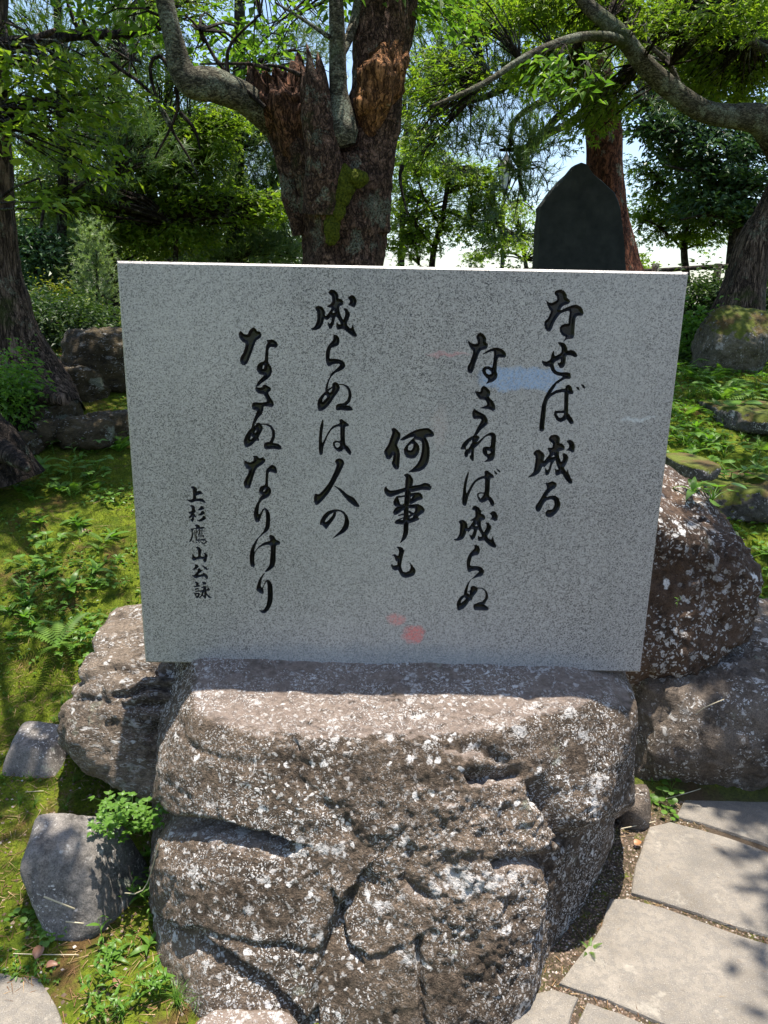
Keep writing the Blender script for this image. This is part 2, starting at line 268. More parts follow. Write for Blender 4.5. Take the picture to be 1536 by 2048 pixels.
('さ', 450,640,8.53,'P530,1135 560,1152 630,1150 650,1105 690,1100 760,1140 792,1170 775,1210 735,1240 770,1310 830,1400 835,1450 810,1490 740,1480 660,1472 655,1540 630,1610 560,1680 510,1780 460,1780 480,1720 540,1570 540,1540 475,1535 455,1480 460,1420 510,1400 600,1410 715,1395 700,1340 650,1265 580,1260 530,1220 508,1165'),
('ぬ', 450,780,8.53,'S488,580,46 470,660,50|P440,660 520,600 545,560 580,550 620,580 648,640 640,690 570,810 590,850 575,875 530,865 450,950 370,988 330,950 315,870 340,790 400,690|H430,840 445,785 470,810 450,840|H505,730 530,680 535,710 515,735|S610,580,22 700,585,28 780,620,40 825,700,55 830,790,55 800,870,60 770,920,60|P660,960 670,900 740,880 840,905 910,915 960,960 968,1015 900,1022 820,1005 710,1018 670,1000'),
('な', 450,780,8.53,'P470,1118 550,1120 585,1165 650,1145 690,1185 690,1220 650,1265 540,1335 510,1410 460,1560 430,1670 390,1688 330,1660 315,1580 340,1520 390,1440 410,1365 360,1335 325,1270 330,1190 380,1225 440,1235 490,1200 490,1160|P810,1268 870,1310 895,1390 880,1433 800,1405 750,1395 735,1500 735,1640 780,1670 793,1730 770,1800 700,1850 630,1880 560,1890 600,1830 630,1795 580,1750 580,1700 610,1640 685,1620 690,1480 700,1360 760,1300|H650,1730 670,1695 690,1700 670,1730'),
('り', 450,980,7.88,'P570,130 600,145 560,190 540,240 530,340 530,385 560,360 590,300 630,278 680,310 712,380 715,500 700,610 660,660 600,700 545,755 520,750 600,660 635,580 645,470 640,350 620,300 595,350 560,450 540,505 480,508 460,450 450,380 465,290 510,190'),
('け', 450,980,7.88,'P540,745 500,830 470,920 460,980 510,910 600,830 715,800 690,730 710,703 770,720 810,790 850,797 875,830 860,865 805,870 800,1000 800,1120 780,1210 700,1270 640,1300 625,1280 700,1190 710,1080 720,960 715,865 620,870 540,910 480,970 465,1040 460,1120 475,1190 450,1220 410,1210 390,1150 385,1060 400,950 440,860 500,770 525,745'),
('り', 450,980,7.88,'P640,1295 600,1360 570,1440 565,1510 575,1540 600,1520 630,1440 670,1407 720,1440 750,1510 758,1650 745,1780 700,1880 640,1940 590,1945 555,1920 530,1890 600,1895 650,1830 670,1720 672,1560 665,1480 655,1440 620,1500 600,1550 613,1610 600,1640 560,1635 490,1580 500,1510 540,1400 600,1320'),
('上', 360,960,15.75,'P335,230 370,195 430,190 490,220 545,290 525,370 570,335 650,350 722,410 690,440 510,490 510,585 690,575 760,620 805,690 790,730 730,705 600,670 480,675 370,718 290,690 200,615 300,620 400,600 410,480 395,280'),
('杉', 360,960,15.75,'P300,810 350,785 410,790 470,840 480,970 505,1000 440,1050 480,1090 520,1170 490,1180 440,1155 445,1250 400,1335 360,1310 310,1230 370,1220 385,1160 290,1215 250,1205 345,1080 300,1060 250,1000 370,985 365,870|P645,810 720,820 775,890 740,930 620,965 535,955 640,860|P700,960 750,980 795,1040 760,1080 640,1130 545,1105 620,1060|P730,1115 790,1140 835,1210 760,1270 640,1320 560,1300 505,1265 590,1260 700,1180'),
('鷹', 360,960,15.75,'P450,1410 540,1390 600,1420 640,1490 740,1465 830,1530 740,1530 560,1550 430,1550 400,1620 420,1750 370,1920 260,1980 320,1890 360,1750 370,1620 315,1530 520,1510|S470,1590,25 430,1670,25|S500,1660,22 420,1690,20|S590,1560,25 540,1650,25|S510,1560,35 505,1750,40 520,1900,45|S620,1540,35 610,1700,40 560,1740,20|S610,1590,20 780,1575,28|S620,1640,20 780,1635,24|S620,1700,22 800,1695,32|S700,1540,24 690,1700,24|S560,1740,22 740,1745,40 740,1800,40|S560,1785,18 720,1785,18|S470,1800,22 540,1785,18|S540,1825,18 730,1825,18|S530,1865,22 820,1860,32|S540,1900,26 780,1895,38 840,1940,46 760,2000,46 680,1975,36|S470,1920,26 550,1980,22|S560,1910,26 620,1980,22|S620,1920,22 670,1960,24|S380,1930,18 500,1990,30'),
('山', 360,1080,15.75,'P480,225 560,200 630,240 690,320 665,380 655,520 770,520 765,460 725,410 800,405 860,450 880,515 850,570 830,680 780,722 715,650 750,600 650,600 540,610 430,662 362,600 380,560 385,480 360,430 430,460 470,530 570,530 570,390 550,300'),
('公', 360,1080,15.75,'P440,775 490,760 550,780 600,830 560,880 470,945 360,935 450,880 475,820|P645,765 750,810 840,860 880,930 860,965 800,930 700,830|P560,900 620,885 710,965 660,1020 560,1090 730,1075 690,1015 780,1040 850,1090 895,1170 860,1250 810,1210 760,1145 600,1175 480,1215 420,1170 365,1110 450,1105 560,970'),
('詠', 360,1080,15.75,'P440,1310 530,1305 600,1370 580,1400 660,1460 560,1480 460,1495 400,1455 510,1440 500,1370|P450,1530 570,1505 610,1530 560,1560 480,1570|P455,1615 560,1590 730,1575 740,1510 640,1525 660,1500 750,1440 820,1460 835,1500 820,1580 880,1500 890,1480 950,1570 940,1600 830,1605 850,1680 950,1790 1040,1825 960,1830 890,1820 830,1730 820,1840 780,1862 720,1770 700,1760 650,1820 590,1840 660,1740 690,1640 600,1630 490,1640|P400,1655 500,1660 590,1650 635,1690 600,1800 530,1855 490,1800 450,1700|P675,1310 800,1310 850,1390 780,1405 730,1410|H515,1740 530,1700 565,1715 545,1760|H730,1690 765,1640 760,1740 735,1740'),
]
# ------------------------------------------------------------------ materials used by several things
M = {}
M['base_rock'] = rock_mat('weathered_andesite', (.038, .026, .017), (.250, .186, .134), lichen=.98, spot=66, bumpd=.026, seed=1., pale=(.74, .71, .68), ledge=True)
M['left_rock'] = rock_mat('layered_brown_rock', (.065, .045, .031), (.33, .262, .198), lichen=.7, spot=50, bumpd=.03, seed=5., stretch=(.75, 1, 1.7))
M['right_rock'] = rock_mat('dark_spotted_rock', (.024, .015, .010), (.13, .082, .054), lichen=.74, spot=30, bumpd=.014, seed=9., moss=.25, pale=(.66, .64, .61), green=.02)
M['low_rock'] = rock_mat('brown_grey_rock', (.045, .034, .026), (.20, .16, .125), lichen=.5, spot=36, bumpd=.014, seed=13., moss=.12)
M['smooth_rock'] = rock_mat('smooth_grey_stone', (.060, .055, .052), (.21, .190, .170), lichen=.3, spot=40, bumpd=.005, seed=17., moss=.0, green=.1)
M['mossy_rock'] = rock_mat('mossy_rock', (.03, .026, .02), (.14, .13, .115), lichen=.5, spot=30, bumpd=.014, seed=21., moss=1.15)
M['boulder'] = rock_mat('half_mossy_boulder', (.05, .042, .028), (.25, .22, .16), lichen=.3, spot=20, bumpd=.025, seed=25., moss=1.1)
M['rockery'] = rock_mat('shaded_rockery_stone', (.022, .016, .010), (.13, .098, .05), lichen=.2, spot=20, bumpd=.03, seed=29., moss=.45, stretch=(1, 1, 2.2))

def granite():
    s = NT('polished_speckled_granite', .42, .45)
    v = s.vor(410, out='Color'); n = s.noise(520, 3, .7); big = s.noise(3.0, 4, .5)
    sep = s.n.new('ShaderNodeSeparateColor'); s.l.new(v, sep.inputs[0])
    f = s.math('ADD', s.math('MULTIPLY', sep.outputs[0], .72), s.math('MULTIPLY', n, .28))
    c = s.ramp(f, [(.10, (0.039, 0.033, 0.033)), (.24, (0.155, 0.140, 0.134)), (.38, (0.327, 0.294, 0.277)), (.70, (0.455, 0.413, 0.386)), (.97, (0.591, 0.540, 0.506))])
    bl = s.vor(75, co=s.map((1, 1, 1), (3, 1, 2))); sel = s.noise(40, 2)
    c = s.mix(s.math('MULTIPLY', s.ramp(bl, [(.10, .95), (.18, 0.)]), s.ramp(sel, [(.46, 0.), (.52, 1.)])), c, (.035, .033, .038))
    c = s.mix(s.ramp(big, [(.3, .30), (.7, 0.)]), c, (.24, .235, .235)); c = s.mix(s.ramp(s.noise(2.2, 6, .6, s.map((7, 1, .5))), [(.5, 0.), (.75, .22)]), c, (.20, .19, .18)); c = s.mix(s.ramp(s.noise(1.6, 3, .5, s.map((1, 1, 1), (4, 0, 9))), [(.45, 0.), (.7, .25)]), c, (.62, .58, .54))
    # painted blue and red reflections, smudges, foot dirt, in the slab's own metres
    def tint_patch(c, x, z, rx, rz, col, amt, sharp=.25, pw=4):
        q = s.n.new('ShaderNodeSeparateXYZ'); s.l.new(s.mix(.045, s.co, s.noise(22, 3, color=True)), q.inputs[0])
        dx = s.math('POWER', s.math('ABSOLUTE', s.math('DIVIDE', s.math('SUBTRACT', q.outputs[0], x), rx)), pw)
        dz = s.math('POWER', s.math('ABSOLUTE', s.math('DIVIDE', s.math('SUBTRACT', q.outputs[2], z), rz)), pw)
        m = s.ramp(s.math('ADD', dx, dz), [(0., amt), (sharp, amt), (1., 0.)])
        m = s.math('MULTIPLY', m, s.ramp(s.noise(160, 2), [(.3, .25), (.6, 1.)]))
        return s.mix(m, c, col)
    c = tint_patch(c, .922, .753, .105, .027, (.30, .44, .68), .68, .1)
    c = tint_patch(c, .655, .155, .030, .016, (.70, .26, .24), .75, .2, 2)
    c = tint_patch(c, .700, .115, .034, .025, (.74, .20, .18), .9, .3, 2)
    c = tint_patch(c, .755, .805, .060, .006, (.70, .28, .28), .5, .2, 2)
    c = tint_patch(c, .745, .64, .02, .06, (.62, .45, .40), .25, .1, 2)
    c = tint_patch(c, 1.20, .665, .05, .006, (.72, .72, .72), .6, .2, 2)
    c = tint_patch(c, .66, .045, .62, .05, (.20, .23, .26), .5, .1, 2); c = tint_patch(c, .55, .012, .5, .012, (.07, .085, .07), .75, .2, 2)
    return s.fin(c, s.bump(n, .0003))
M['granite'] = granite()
s = NT('engraving_paint', .28, .5); c = s.mix(s.ramp(s.noise(60, 3), [(.45, 0.), (.75, 1.)]), (.003, .003, .004), (.012, .010, .010))
s.b.inputs['Roughness'].default_value = .33; s.b.inputs['Specular IOR Level'].default_value = .42; M['ink'] = s.fin(c, s.bump(s.noise(220, 3), .0006))

# ------------------------------------------------------------------ the inscribed slab
SX0, SX1, SZ0, SZ1, SY = -0.625, 0.688, 0.598, 1.612, 1.85
W, H, TH = SX1 - SX0, SZ1 - SZ0, .135
CH = .005
def uv_of(px, py):
    p = at_y(px, py, SY); return p[0] - SX0, p[2] - SZ0
def seg_d(P, A, B):
    AB = B - A; t = np.clip(((P[:, None] - A) * AB).sum(-1) / np.maximum((AB ** 2).sum(-1), 1e-12), 0, 1)
    D = np.sqrt(((P[:, None] - (A + t[..., None] * AB)) ** 2).sum(-1)); return D, t
def poly_sdf(P, Q):
    A = Q; B = np.roll(Q, -1, 0); D, _ = seg_d(P, A, B); d = D.min(1)
    x, y = P[:, 0:1], P[:, 1:2]
    c = ((A[:, 1] > y) != (B[:, 1] > y))
    with np.errstate(divide='ignore', invalid='ignore'):
        xi = (B[:, 0] - A[:, 0]) * (y - A[:, 1]) / (B[:, 1] - A[:, 1]) + A[:, 0]
    ins = (np.where(c, x < xi, False).sum(1) % 2) == 1
    return np.where(ins, -d, d)
def chaikin(Q):
    A = Q; B = np.roll(Q, -1, 0); L = np.linalg.norm(B - A, axis=1)
    out = []
    for a, b in zip(A, B): out += [a * .82 + b * .18, a * .18 + b * .82]
    return np.array(out)
GS = .00122
NU, NV = int(round((W - 2 * CH) / GS)), int(round((H - 2 * CH) / GS))
gu = np.linspace(CH, W - CH, NU + 1); gv = np.linspace(CH, H - CH, NV + 1)
du, dv = gu[1] - gu[0], gv[1] - gv[0]
SD = np.full((NU + 1, NV + 1), 1.0, dtype=np.float64); OWN = np.full((NU + 1, NV + 1), -1)
for gi, (ch, ox, oy, sc, data) in enumerate(GLYPHS):
    prims = []; allp = []
    for part in data.split('|'):
        k = part[0]; nums = [tuple(float(v) for v in t.split(',')) for t in part[1:].split()]
        pts = np.array([uv_of(ox + n[0] / sc, oy + n[1] / sc) for n in nums])
        w = np.array([n[2] for n in nums]) / sc * (W / 1100.0) / 2 if k == 'S' else None
        prims.append((k, pts, w)); allp.append(pts)
    allp = np.vstack(allp); lo = allp.min(0) - .012; hi = allp.max(0) + .012
    i0, i1 = max(0, int((lo[0] - CH) / du)), min(NU, int((hi[0] - CH) / du) + 1)
    j0, j1 = max(0, int((lo[1] - CH) / dv)), min(NV, int((hi[1] - CH) / dv) + 1)
    UU, VV = np.meshgrid(gu[i0:i1 + 1], gv[j0:j1 + 1], indexing='ij'); P = np.stack([UU.ravel(), VV.ravel()], -1)
    d = np.full(len(P), 1.0)
    for k, pts, w in prims:
        if k == 'P': d = np.minimum(d, poly_sdf(P, chaikin(pts)))
        elif k == 'S':
            D, t = seg_d(P, pts[:-1], pts[1:]); rr = np.maximum(w[:-1] + (w[1:] - w[:-1]) * t, .00105); d = np.minimum(d, (D - rr).min(1))
    for k, pts, w in prims:
        if k == 'H': d = np.maximum(d, -poly_sdf(P, pts))
    d = d.reshape(UU.shape); sub = SD[i0:i1 + 1, j0:j1 + 1]; m = d < sub
    OWN[i0:i1 + 1, j0:j1 + 1][m] = gi; sub[m] = d[m]
UU, VV = np.meshgrid(gu, gv, indexing='ij')
gx, gy = np.gradient(SD, du, dv); gl = np.sqrt(gx ** 2 + gy ** 2) + 1e-9
near = np.abs(SD) < .5 * du
UU = np.where(near, UU - gx / gl * SD, UU); VV = np.where(near, VV - gy / gl * SD, VV); SDs = np.where(near, 0., SD)
BL = 12
vid = np.arange((NU + 1) * (NV + 1)).reshape(NU + 1, NV + 1)
tris = []; quads = []
for i in range(0, NU, BL):
    for j in range(0, NV, BL):
        ie, je = min(NU, i + BL), min(NV, j + BL)
        if SD[i:ie + 1, j:je + 1].min() > 1.2 * du: quads.append((vid[i, j], vid[ie, j], vid[ie, je], vid[i, je]))
        else:
            a = vid[i:ie, j:je].ravel(); b = vid[i + 1:ie + 1, j:je].ravel(); c_ = vid[i + 1:ie + 1, j + 1:je + 1].ravel(); d_ = vid[i:ie, j + 1:je + 1].ravel()
            tris.append(np.stack([a, b, c_], -1)); tris.append(np.stack([a, c_, d_], -1))
tris = np.vstack(tris); sm = SDs.ravel()[tris].mean(1); own = OWN.ravel()[tris]
ink = sm < 0
stone_t = tris[~ink]; ink_t = tris[ink]; ink_o = np.median(own[ink], axis=1)
dep = np.clip(-SDs.ravel() * 1.1, 0, .0075)
UF, VF = UU.ravel(), VV.ravel()
def compact(V, Fs):
    allf = np.concatenate([f.ravel() for f in Fs]); u, inv = np.unique(allf, return_inverse=True)
    out = []; k = 0
    for f in Fs: out.append(inv[k:k + f.size].reshape(f.shape)); k += f.size
    return V[u], out
Vs = np.stack([UF, np.zeros_like(UF), VF], -1)
V1, F1 = compact(Vs, [stone_t, np.array(quads)])
# chamfer, sides and back
n0 = len(V1)
def ringv(ins, y): return [(ins, y, ins), (W - ins, y, ins), (W - ins, y, H - ins), (ins, y, H - ins)]
rv = ringv(CH, 0) + ringv(0, CH) + ringv(0, TH - CH) + ringv(CH, TH)
rf = []
for r_ in range(3):
    for k in range(4): a, b = n0 + r_ * 4 + k, n0 + r_ * 4 + (k + 1) % 4; rf.append((a, a + 4, b + 4, b))
rf.append((n0 + 12, n0 + 15, n0 + 14, n0 + 13))
V1 = np.vstack([V1, np.array(rv)])
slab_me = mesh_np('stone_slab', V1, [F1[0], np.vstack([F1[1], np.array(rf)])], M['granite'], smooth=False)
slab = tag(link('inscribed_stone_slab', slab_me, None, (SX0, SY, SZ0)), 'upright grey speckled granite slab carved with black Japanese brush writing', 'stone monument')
for gi, g in enumerate(GLYPHS):
    f = ink_t[ink_o == gi]
    if not len(f): continue
    Vk = np.stack([UF, dep, VF], -1); v, ff = compact(Vk, [f])
    o = link('carved_character', mesh_np('carved_character', v, ff, M['ink'], smooth=False), slab); o['label'] = 'black carved character ' + g[0]

# ------------------------------------------------------------------ rocks
def ico(sub):
    bm = bmesh.new(); bmesh.ops.create_icosphere(bm, subdivisions=sub, radius=1)
    V = np.array([v.co[:] for v in bm.verts]); F = np.array([[v.index for v in f.verts] for f in bm.faces]); bm.free(); return V, F
ICO = {}
def rock(name, c, planes, mat, sub=6, sharp=14., amp=.02, freq=3., seed=0, carve=None, smax=None, parent=None, fine=.25, strata=None):
    """convex facets (point, normal) rounded together, then broken up with noise and hand-placed carvings"""
    if sub not in ICO: ICO[sub] = ico(sub)
    D, F = ICO[sub]; c = np.array(c, float)
    rs = []
    for p, n in planes:
        n = np.array(n, float); n /= np.linalg.norm(n); h = max(.01, float(n @ (np.array(p) - c)))
        dn = D @ n; rs.append(np.where(dn > 1e-3, h / np.maximum(dn, 1e-3), 1e3))
    rs = np.clip(np.array(rs), 0, 20); k = sharp / max(.05, float(np.median(rs.min(0)))) * .6
    m = rs.min(0); r = m - np.log(np.exp(-(rs - m) * k).sum(0)) / k
    P = c + D * r[:, None]
    q = P * freq + seed * 7.7
    n_ = fbm(q, 3, seed) * 1.0 + ridged(q * 1.7 + 3, 4, seed + 5) * .55 + fbm(q * 5, 4, seed + 9, .6) * .42
    n_ += fbm(q * 16, 3, seed + 12) * fine
    if strata is not None: n_ += strata * ridged(P * np.array([3, 3, 17.]) + fbm(P * 4, 2, 3)[:, None] * .9, 3, seed + 2)
    off = n_ * amp
    if carve is not None: off = off + carve(P, D)
    P = P + D * off[:, None]
    me = mesh_np(name, P - c, F, mat)
    return me, c
def line_d(px, pts):
    pts = np.array(pts, float); D, t = seg_d(px, pts[:-1, :2], pts[1:, :2])
    i = D.argmin(1); A = pts[:-1][i]; B = pts[1:][i]; AB = B[:, :2] - A[:, :2]; r = px - A[:, :2]
    side = AB[:, 0] * r[:, 1] - AB[:, 1] * r[:, 0]
    return D[np.arange(len(px)), i], np.sign(side), t[np.arange(len(px)), i]
def base_carve(P, D):
    px = to_px(P); front = sstep(.15, -.15, D[:, 1] - .25 * 0) * (P[:, 1] < 1.84)
    jit = np.stack([fbm(P * 14, 3, 31), fbm(P * 14, 3, 47)], -1) * 14; q = px + jit
    o = np.zeros(len(P))
    def groove(pts, w, d):
        nonlocal o; dd, s_, _ = line_d(q, pts); o -= d * np.exp(-(dd / w) ** 2) * front
    def ledge(pts, fall, d, edge=7):   # material on the right-hand side (in image, below for left-to-right lines) recedes, then recovers
        nonlocal o; dd, s_, _ = line_d(q, pts); sd = dd * s_
        o -= d * sstep(-edge, edge, sd) * np.exp(-np.clip(sd, 0, None) / fall) * front * (dd < fall * 4)
    ledge([(290, 1585), (340, 1632), (400, 1640), (470, 1655), (530, 1672)], 26, .125)   # overhang on the left over the lower lump
    dd, s_, _ = line_d(q, [(1085, 1690), (1150, 1672), (1215, 1640), (1310, 1600)]); o -= .058 * sstep(-12, 12, dd * s_) * sstep(1060, 1150, px[:, 0]) * (P[:, 2] < .42) * (D[:, 1] < .5)   # the shoulder overhangs a smooth side face
    groove([(330, 1650), (420, 1655), (500, 1675)], 12, .02)
    ledge([(385, 1870), (470, 1915), (560, 1990), (620, 2060)], 45, .05)
    groove([(380, 1862), (520, 1900), (640, 1915)], 9, .012)
    ledge([(700, 1790), (668, 1840), (640, 1930), (610, 2060)][::-1], 34, .040, 5)        # dark triangular cleft
    groove([(668, 1790), (672, 1850), (690, 1900), (720, 1940)], 7, .02)
    groove([(838, 1880), (842, 1960), (846, 2050)], 7, .03)
    groove([(690, 1900), (740, 1925), (800, 1900)], 7, .012)
    groove([(560, 1470), (580, 1540), (640, 1600), (700, 1680), (720, 1760)], 16, .008)
    groove([(582, 1472), (592, 1490)], 7, .014)
    groove([(1085, 1585), (1110, 1625), (1140, 1660), (1165, 1672)], 20, .06)             # hollow under the right shoulder
    groove([(940, 1555), (985, 1548), (1040, 1545)], 12, .035)
    groove([(1000, 1725), (1060, 1718), (1130, 1735)], 14, .03)
    groove([(1015, 1352), (1050, 1385), (1085, 1415)], 8, .018)
    groove([(1140, 1760), (1110, 1850), (1060, 1930)], 16, .014)
    groove([(830, 1700), (815, 1760), (850, 1790)], 12, .016)
    groove([(905, 1490), (960, 1500), (1010, 1520)], 14, .018)
    # rugged, pitted right half below the shoulder
    rug = sstep(780, 940, px[:, 0]) * sstep(1480, 1580, px[:, 1]) * front * (1 - sstep(0, 60, px[:, 0] - np.interp(px[:, 1], [1640, 1700, 1800, 1900, 1960, 2040], [1195, 1150, 1110, 1070, 1020, 960])))
    cr = 1 - np.abs(vnoise(P * np.array([5., 5., 3.]) + 31, 70)) * 9; o -= np.clip(cr, 0, 1) * .005 * front * sstep(-.1, .3, vnoise(P * 3, 71))
    o += rug * (ridged(P * 13, 3, 61) * .008 + fbm(P * 34, 3, 62) * .010 + ridged(P * 60, 2, 68) * .004)
    o += front * (1 - rug) * (ridged(P * 42, 3, 69) * .0018)
    # the upper ledge is dressed smoother
    o += front * .004 * fbm(P * 30, 3, 66)
    # recess the top just behind the slab's foot so that the slab sits on it
    return o
bp = [((0, 1.75, .592), (0, -.20, .98)), ((.50, 1.78, .600), (.30, -.22, .93)), ((.15, 1.47, .40), (.32, -.84, .47)), ((-.25, 1.47, .38), (-.28, -.85, .46)), ((0, 1.560, .530), (0, -.89, .45)), ((0, 1.305, .06), (0, -.96, .27)),
      ((-.555, 1.66, .36), (-1, -.28, .10)), ((-.49, 1.75, .56), (-.80, -.28, .52)), ((-.50, 1.60, .42), (-.62, -.72, .30)),
      ((.672, 1.72, .40), (1, -.12, .10)), ((.665, 1.8, .56), (.75, -.1, .62)), ((.62, 1.61, .40), (.60, -.70, .32)), ((.615, 1.58, .22), (.85, -.48, -.22)),
      ((.46, 1.49, .04), (.74, -.66, .05)), ((0, 2.12, .3), (0, 1, .15)), ((0, 1.7, -.2), (0, 0, -1)), ((-.53, 1.5, .1), (-.75, -.6, .12)), ((0, 1.275, .0), (0, -1, .10))]
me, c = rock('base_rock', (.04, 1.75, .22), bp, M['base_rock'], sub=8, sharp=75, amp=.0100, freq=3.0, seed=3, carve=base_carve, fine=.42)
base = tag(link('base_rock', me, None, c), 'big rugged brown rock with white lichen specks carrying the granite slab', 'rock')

lp = [((-.70, 2.0, .525), (-.20, -.15, 1)), ((-.80, 1.93, .475), (-.6, -.5, .75)), ((-.885, 1.93, .43), (-1, -.1, .35)), ((-.84, 1.86, .33), (-.75, -.65, -.10)), ((-.70, 1.775, .32), (-.05, -.88, .47)), ((-.82, 1.84, .42), (-.55, -.65, .52)),
      ((-.74, 1.86, .235), (-.45, -.6, -.8)), ((-.60, 1.80, .20), (0, -.6, -.8)), ((-.38, 1.95, .4), (1, 0, 0)), ((-.6, 2.35, .3), (0, 1, 0)), ((-.6, 2.0, .02), (0, .2, -1))]
def left_carve(P, D):
    px = to_px(P); q = px + np.stack([fbm(P * 14, 3, 31), fbm(P * 14, 3, 47)], -1) * 10; o = 0
    for pts, w, d in (([(120, 1380), (200, 1345), (290, 1335), (390, 1350)], 9, .030), ([(130, 1395), (180, 1400), (260, 1410), (380, 1405)], 8, .02),
                      ([(180, 1300), (260, 1290), (300, 1280)], 7, .018), ([(230, 1390), (320, 1370), (380, 1380)], 7, .03), ([(300, 1470), (350, 1440), (400, 1420)], 9, .02)):
        dd, _, _ = line_d(q, pts); o = o - d * np.exp(-(dd / w) ** 2)
    return o
me, c = rock('left_rock', (-.62, 2.03, .38), lp, M['left_rock'], sub=6, sharp=34, amp=.017, freq=4.4, seed=8, strata=.35, fine=.6, carve=left_carve)
tag(link('layered_rock', me, None, c), 'layered brown rock with pale lichen jutting out left of the base rock', 'rock')

def px_rock(name, px, Y, w, h, dpt, label, mat, sub=5, seed=0, cat='rock', sharp=12, amp=None, tilt=0, freq=None, sink=.25, group=None, flat=0.0):
    """a boulder whose visible middle sits at image point px at distance Y; w,h in photo pixels, dpt in metres"""
    ctr = at_y(px[0], px[1], Y); k = math.hypot(Y, EYE - ctr[2]) / FPX; a, b = w * k / 2, h * k / 2
    rnd = random.Random(seed); pl = []
    for i in range(16):
        th = rnd.uniform(0, 2 * math.pi); ph = rnd.uniform(-.55, .9)
        n = np.array([math.cos(th) * math.cos(ph), math.sin(th) * math.cos(ph), math.sin(ph)])
        # support of an ellipsoid, jittered
        hsup = math.sqrt((n[0] * a) ** 2 + (n[1] * dpt / 2) ** 2 + (n[2] * b) ** 2) * rnd.uniform(.86, 1.04)
        pl.append((ctr + n * hsup, n))
    for n, e in (((1, 0, 0), a), ((-1, 0, 0), a), ((0, 1, 0), dpt / 2), ((0, -1, 0), dpt / 2), ((tilt, 0, 1), b * (1 - flat)), ((0, 0, -1), b * (1 + sink))):
        nn = np.array(n, float); nn /= np.linalg.norm(nn); pl.append((ctr + nn * e, nn))
    sz = min(a, b); me, c = rock(name, ctr, pl, mat, sub, sharp, amp if amp is not None else sz * .09, freq or .55 / sz, seed)
    return tag(link(name, me, None, c), label, cat, group)
rp = [((.90, 2.45, .93), (-.1, -.2, 1)), ((1.03, 2.4, .84), (.45, -.25, 1)), ((1.20, 2.5, .78), (1, -.15, .55)), ((1.27, 2.5, .55), (1, -.25, .05)), ((1.12, 2.33, .65), (.25, -1, .12)), ((.95, 2.28, .6), (-.15, -1, .12)),
      ((1.2, 2.42, .42), (.6, -.5, -.7)), ((.95, 2.32, .33), (0, -.7, -.75)), ((.80, 2.5, .6), (-1, 0, .1)), ((1.1, 2.95, .6), (0, 1, .2)), ((1, 2.5, .2), (0, 0, -1))]
me, c = rock('spotted_rock', (1.08, 2.58, .62), rp, M['right_rock'], sub=6, sharp=24, amp=.032, freq=3.0, seed=12, fine=.5)
tag(link('spotted_rock', me, None, c), 'tall dark brown rock with white lichen spots behind the slab at its lower right corner', 'rock')
rp2 = [((1.08, 2.5, .42), (-.1, -.25, 1)), ((1.5, 2.45, .40), (.1, -.2, 1)), ((.92, 2.25, .28), (-.7, -.6, .4)), ((1.1, 2.13, .25), (-.15, -1, .3)), ((1.55, 2.10, .22), (.1, -1, .25)), ((1.2, 2.16, .08), (0, -.85, -.5)),
       ((.82, 2.3, .15), (-1, -.1, 0)), ((1.95, 2.4, .2), (1, 0, 0)), ((1.3, 2.75, .1), (0, 1, 0)), ((1.3, 2.4, -.15), (0, 0, -1))]
me, c = rock('long_rock', (1.3, 2.42, .15), rp2, M['low_rock'], sub=6, sharp=24, amp=.026, freq=3.4, seed=15, fine=.5)
tag(link('long_rock', me, None, c), 'long low brown rock with pine needles on it at the right edge behind the paving', 'rock')
px_rock('paving_side_stone', (1262, 1622), 2.04, 75, 75, .14, 'small brown stone wedged beside the right foot of the base rock', M['low_rock'], 4, 33)
px_rock('mossy_rock', (1480, 985), 3.4, 210, 58, .6, 'low rock under brown and green moss just above the white spotted rock', M['mossy_rock'], 6, 41, sharp=9, amp=.045, freq=4.)
px_rock('mossy_rock', (1525, 832), 4.3, 170, 32, .8, 'moss topped grey rock halfway up the slope at the right edge', M['mossy_rock'], 6, 42, sharp=9, amp=.05, freq=3.5)
px_rock('mossy_boulder', (1470, 675), 5.6, 145, 112, .7, 'round boulder half covered in moss in front of the curved tree at upper right', M['boulder'], 6, 45, sharp=14, amp=.03, freq=4)
px_rock('broken_rock', (1378, 930), 3.25, 80, 26, .4, 'rough dark rock peeping out beside the right edge of the slab', M['mossy_rock'], 5, 48)
def planes_rock(name, label, mat, ctr, pls, sub, seed, sharp=18, amp=.007, freq=6.):
    """facets given as (image point, distance, normal)"""
    pl = [(at_y(x, y, Yd), n) for x, y, Yd, n in pls]; me, c = rock(name, at_y(*ctr), pl, mat, sub, sharp, amp, freq, seed); return tag(link(name, me, None, c), label, 'rock')
planes_rock('rounded_stone', 'large smooth grey boulder with two pale twigs left of the base rock', M['smooth_rock'], (150, 1770, 1.66),
    [(52, 1720, 1.66, (-1, -.1, .15)), (72, 1655, 1.66, (-.6, -.25, .8)), (140, 1640, 1.70, (.05, -.12, .99)), (205, 1660, 1.68, (.4, -.2, .9)), (145, 1735, 1.585, (0, -.80, .60)), (145, 1810, 1.545, (0, -.93, .36)), (248, 1745, 1.66, (1, -.25, .3)), (225, 1690, 1.66, (.75, -.3, .55)),
     (72, 1800, 1.62, (-.8, -.5, -.3)), (150, 1880, 1.55, (0, -.5, -.85)), (240, 1850, 1.6, (.8, -.5, -.3)), (150, 1700, 1.74, (0, 1, .1))], 6, 57)
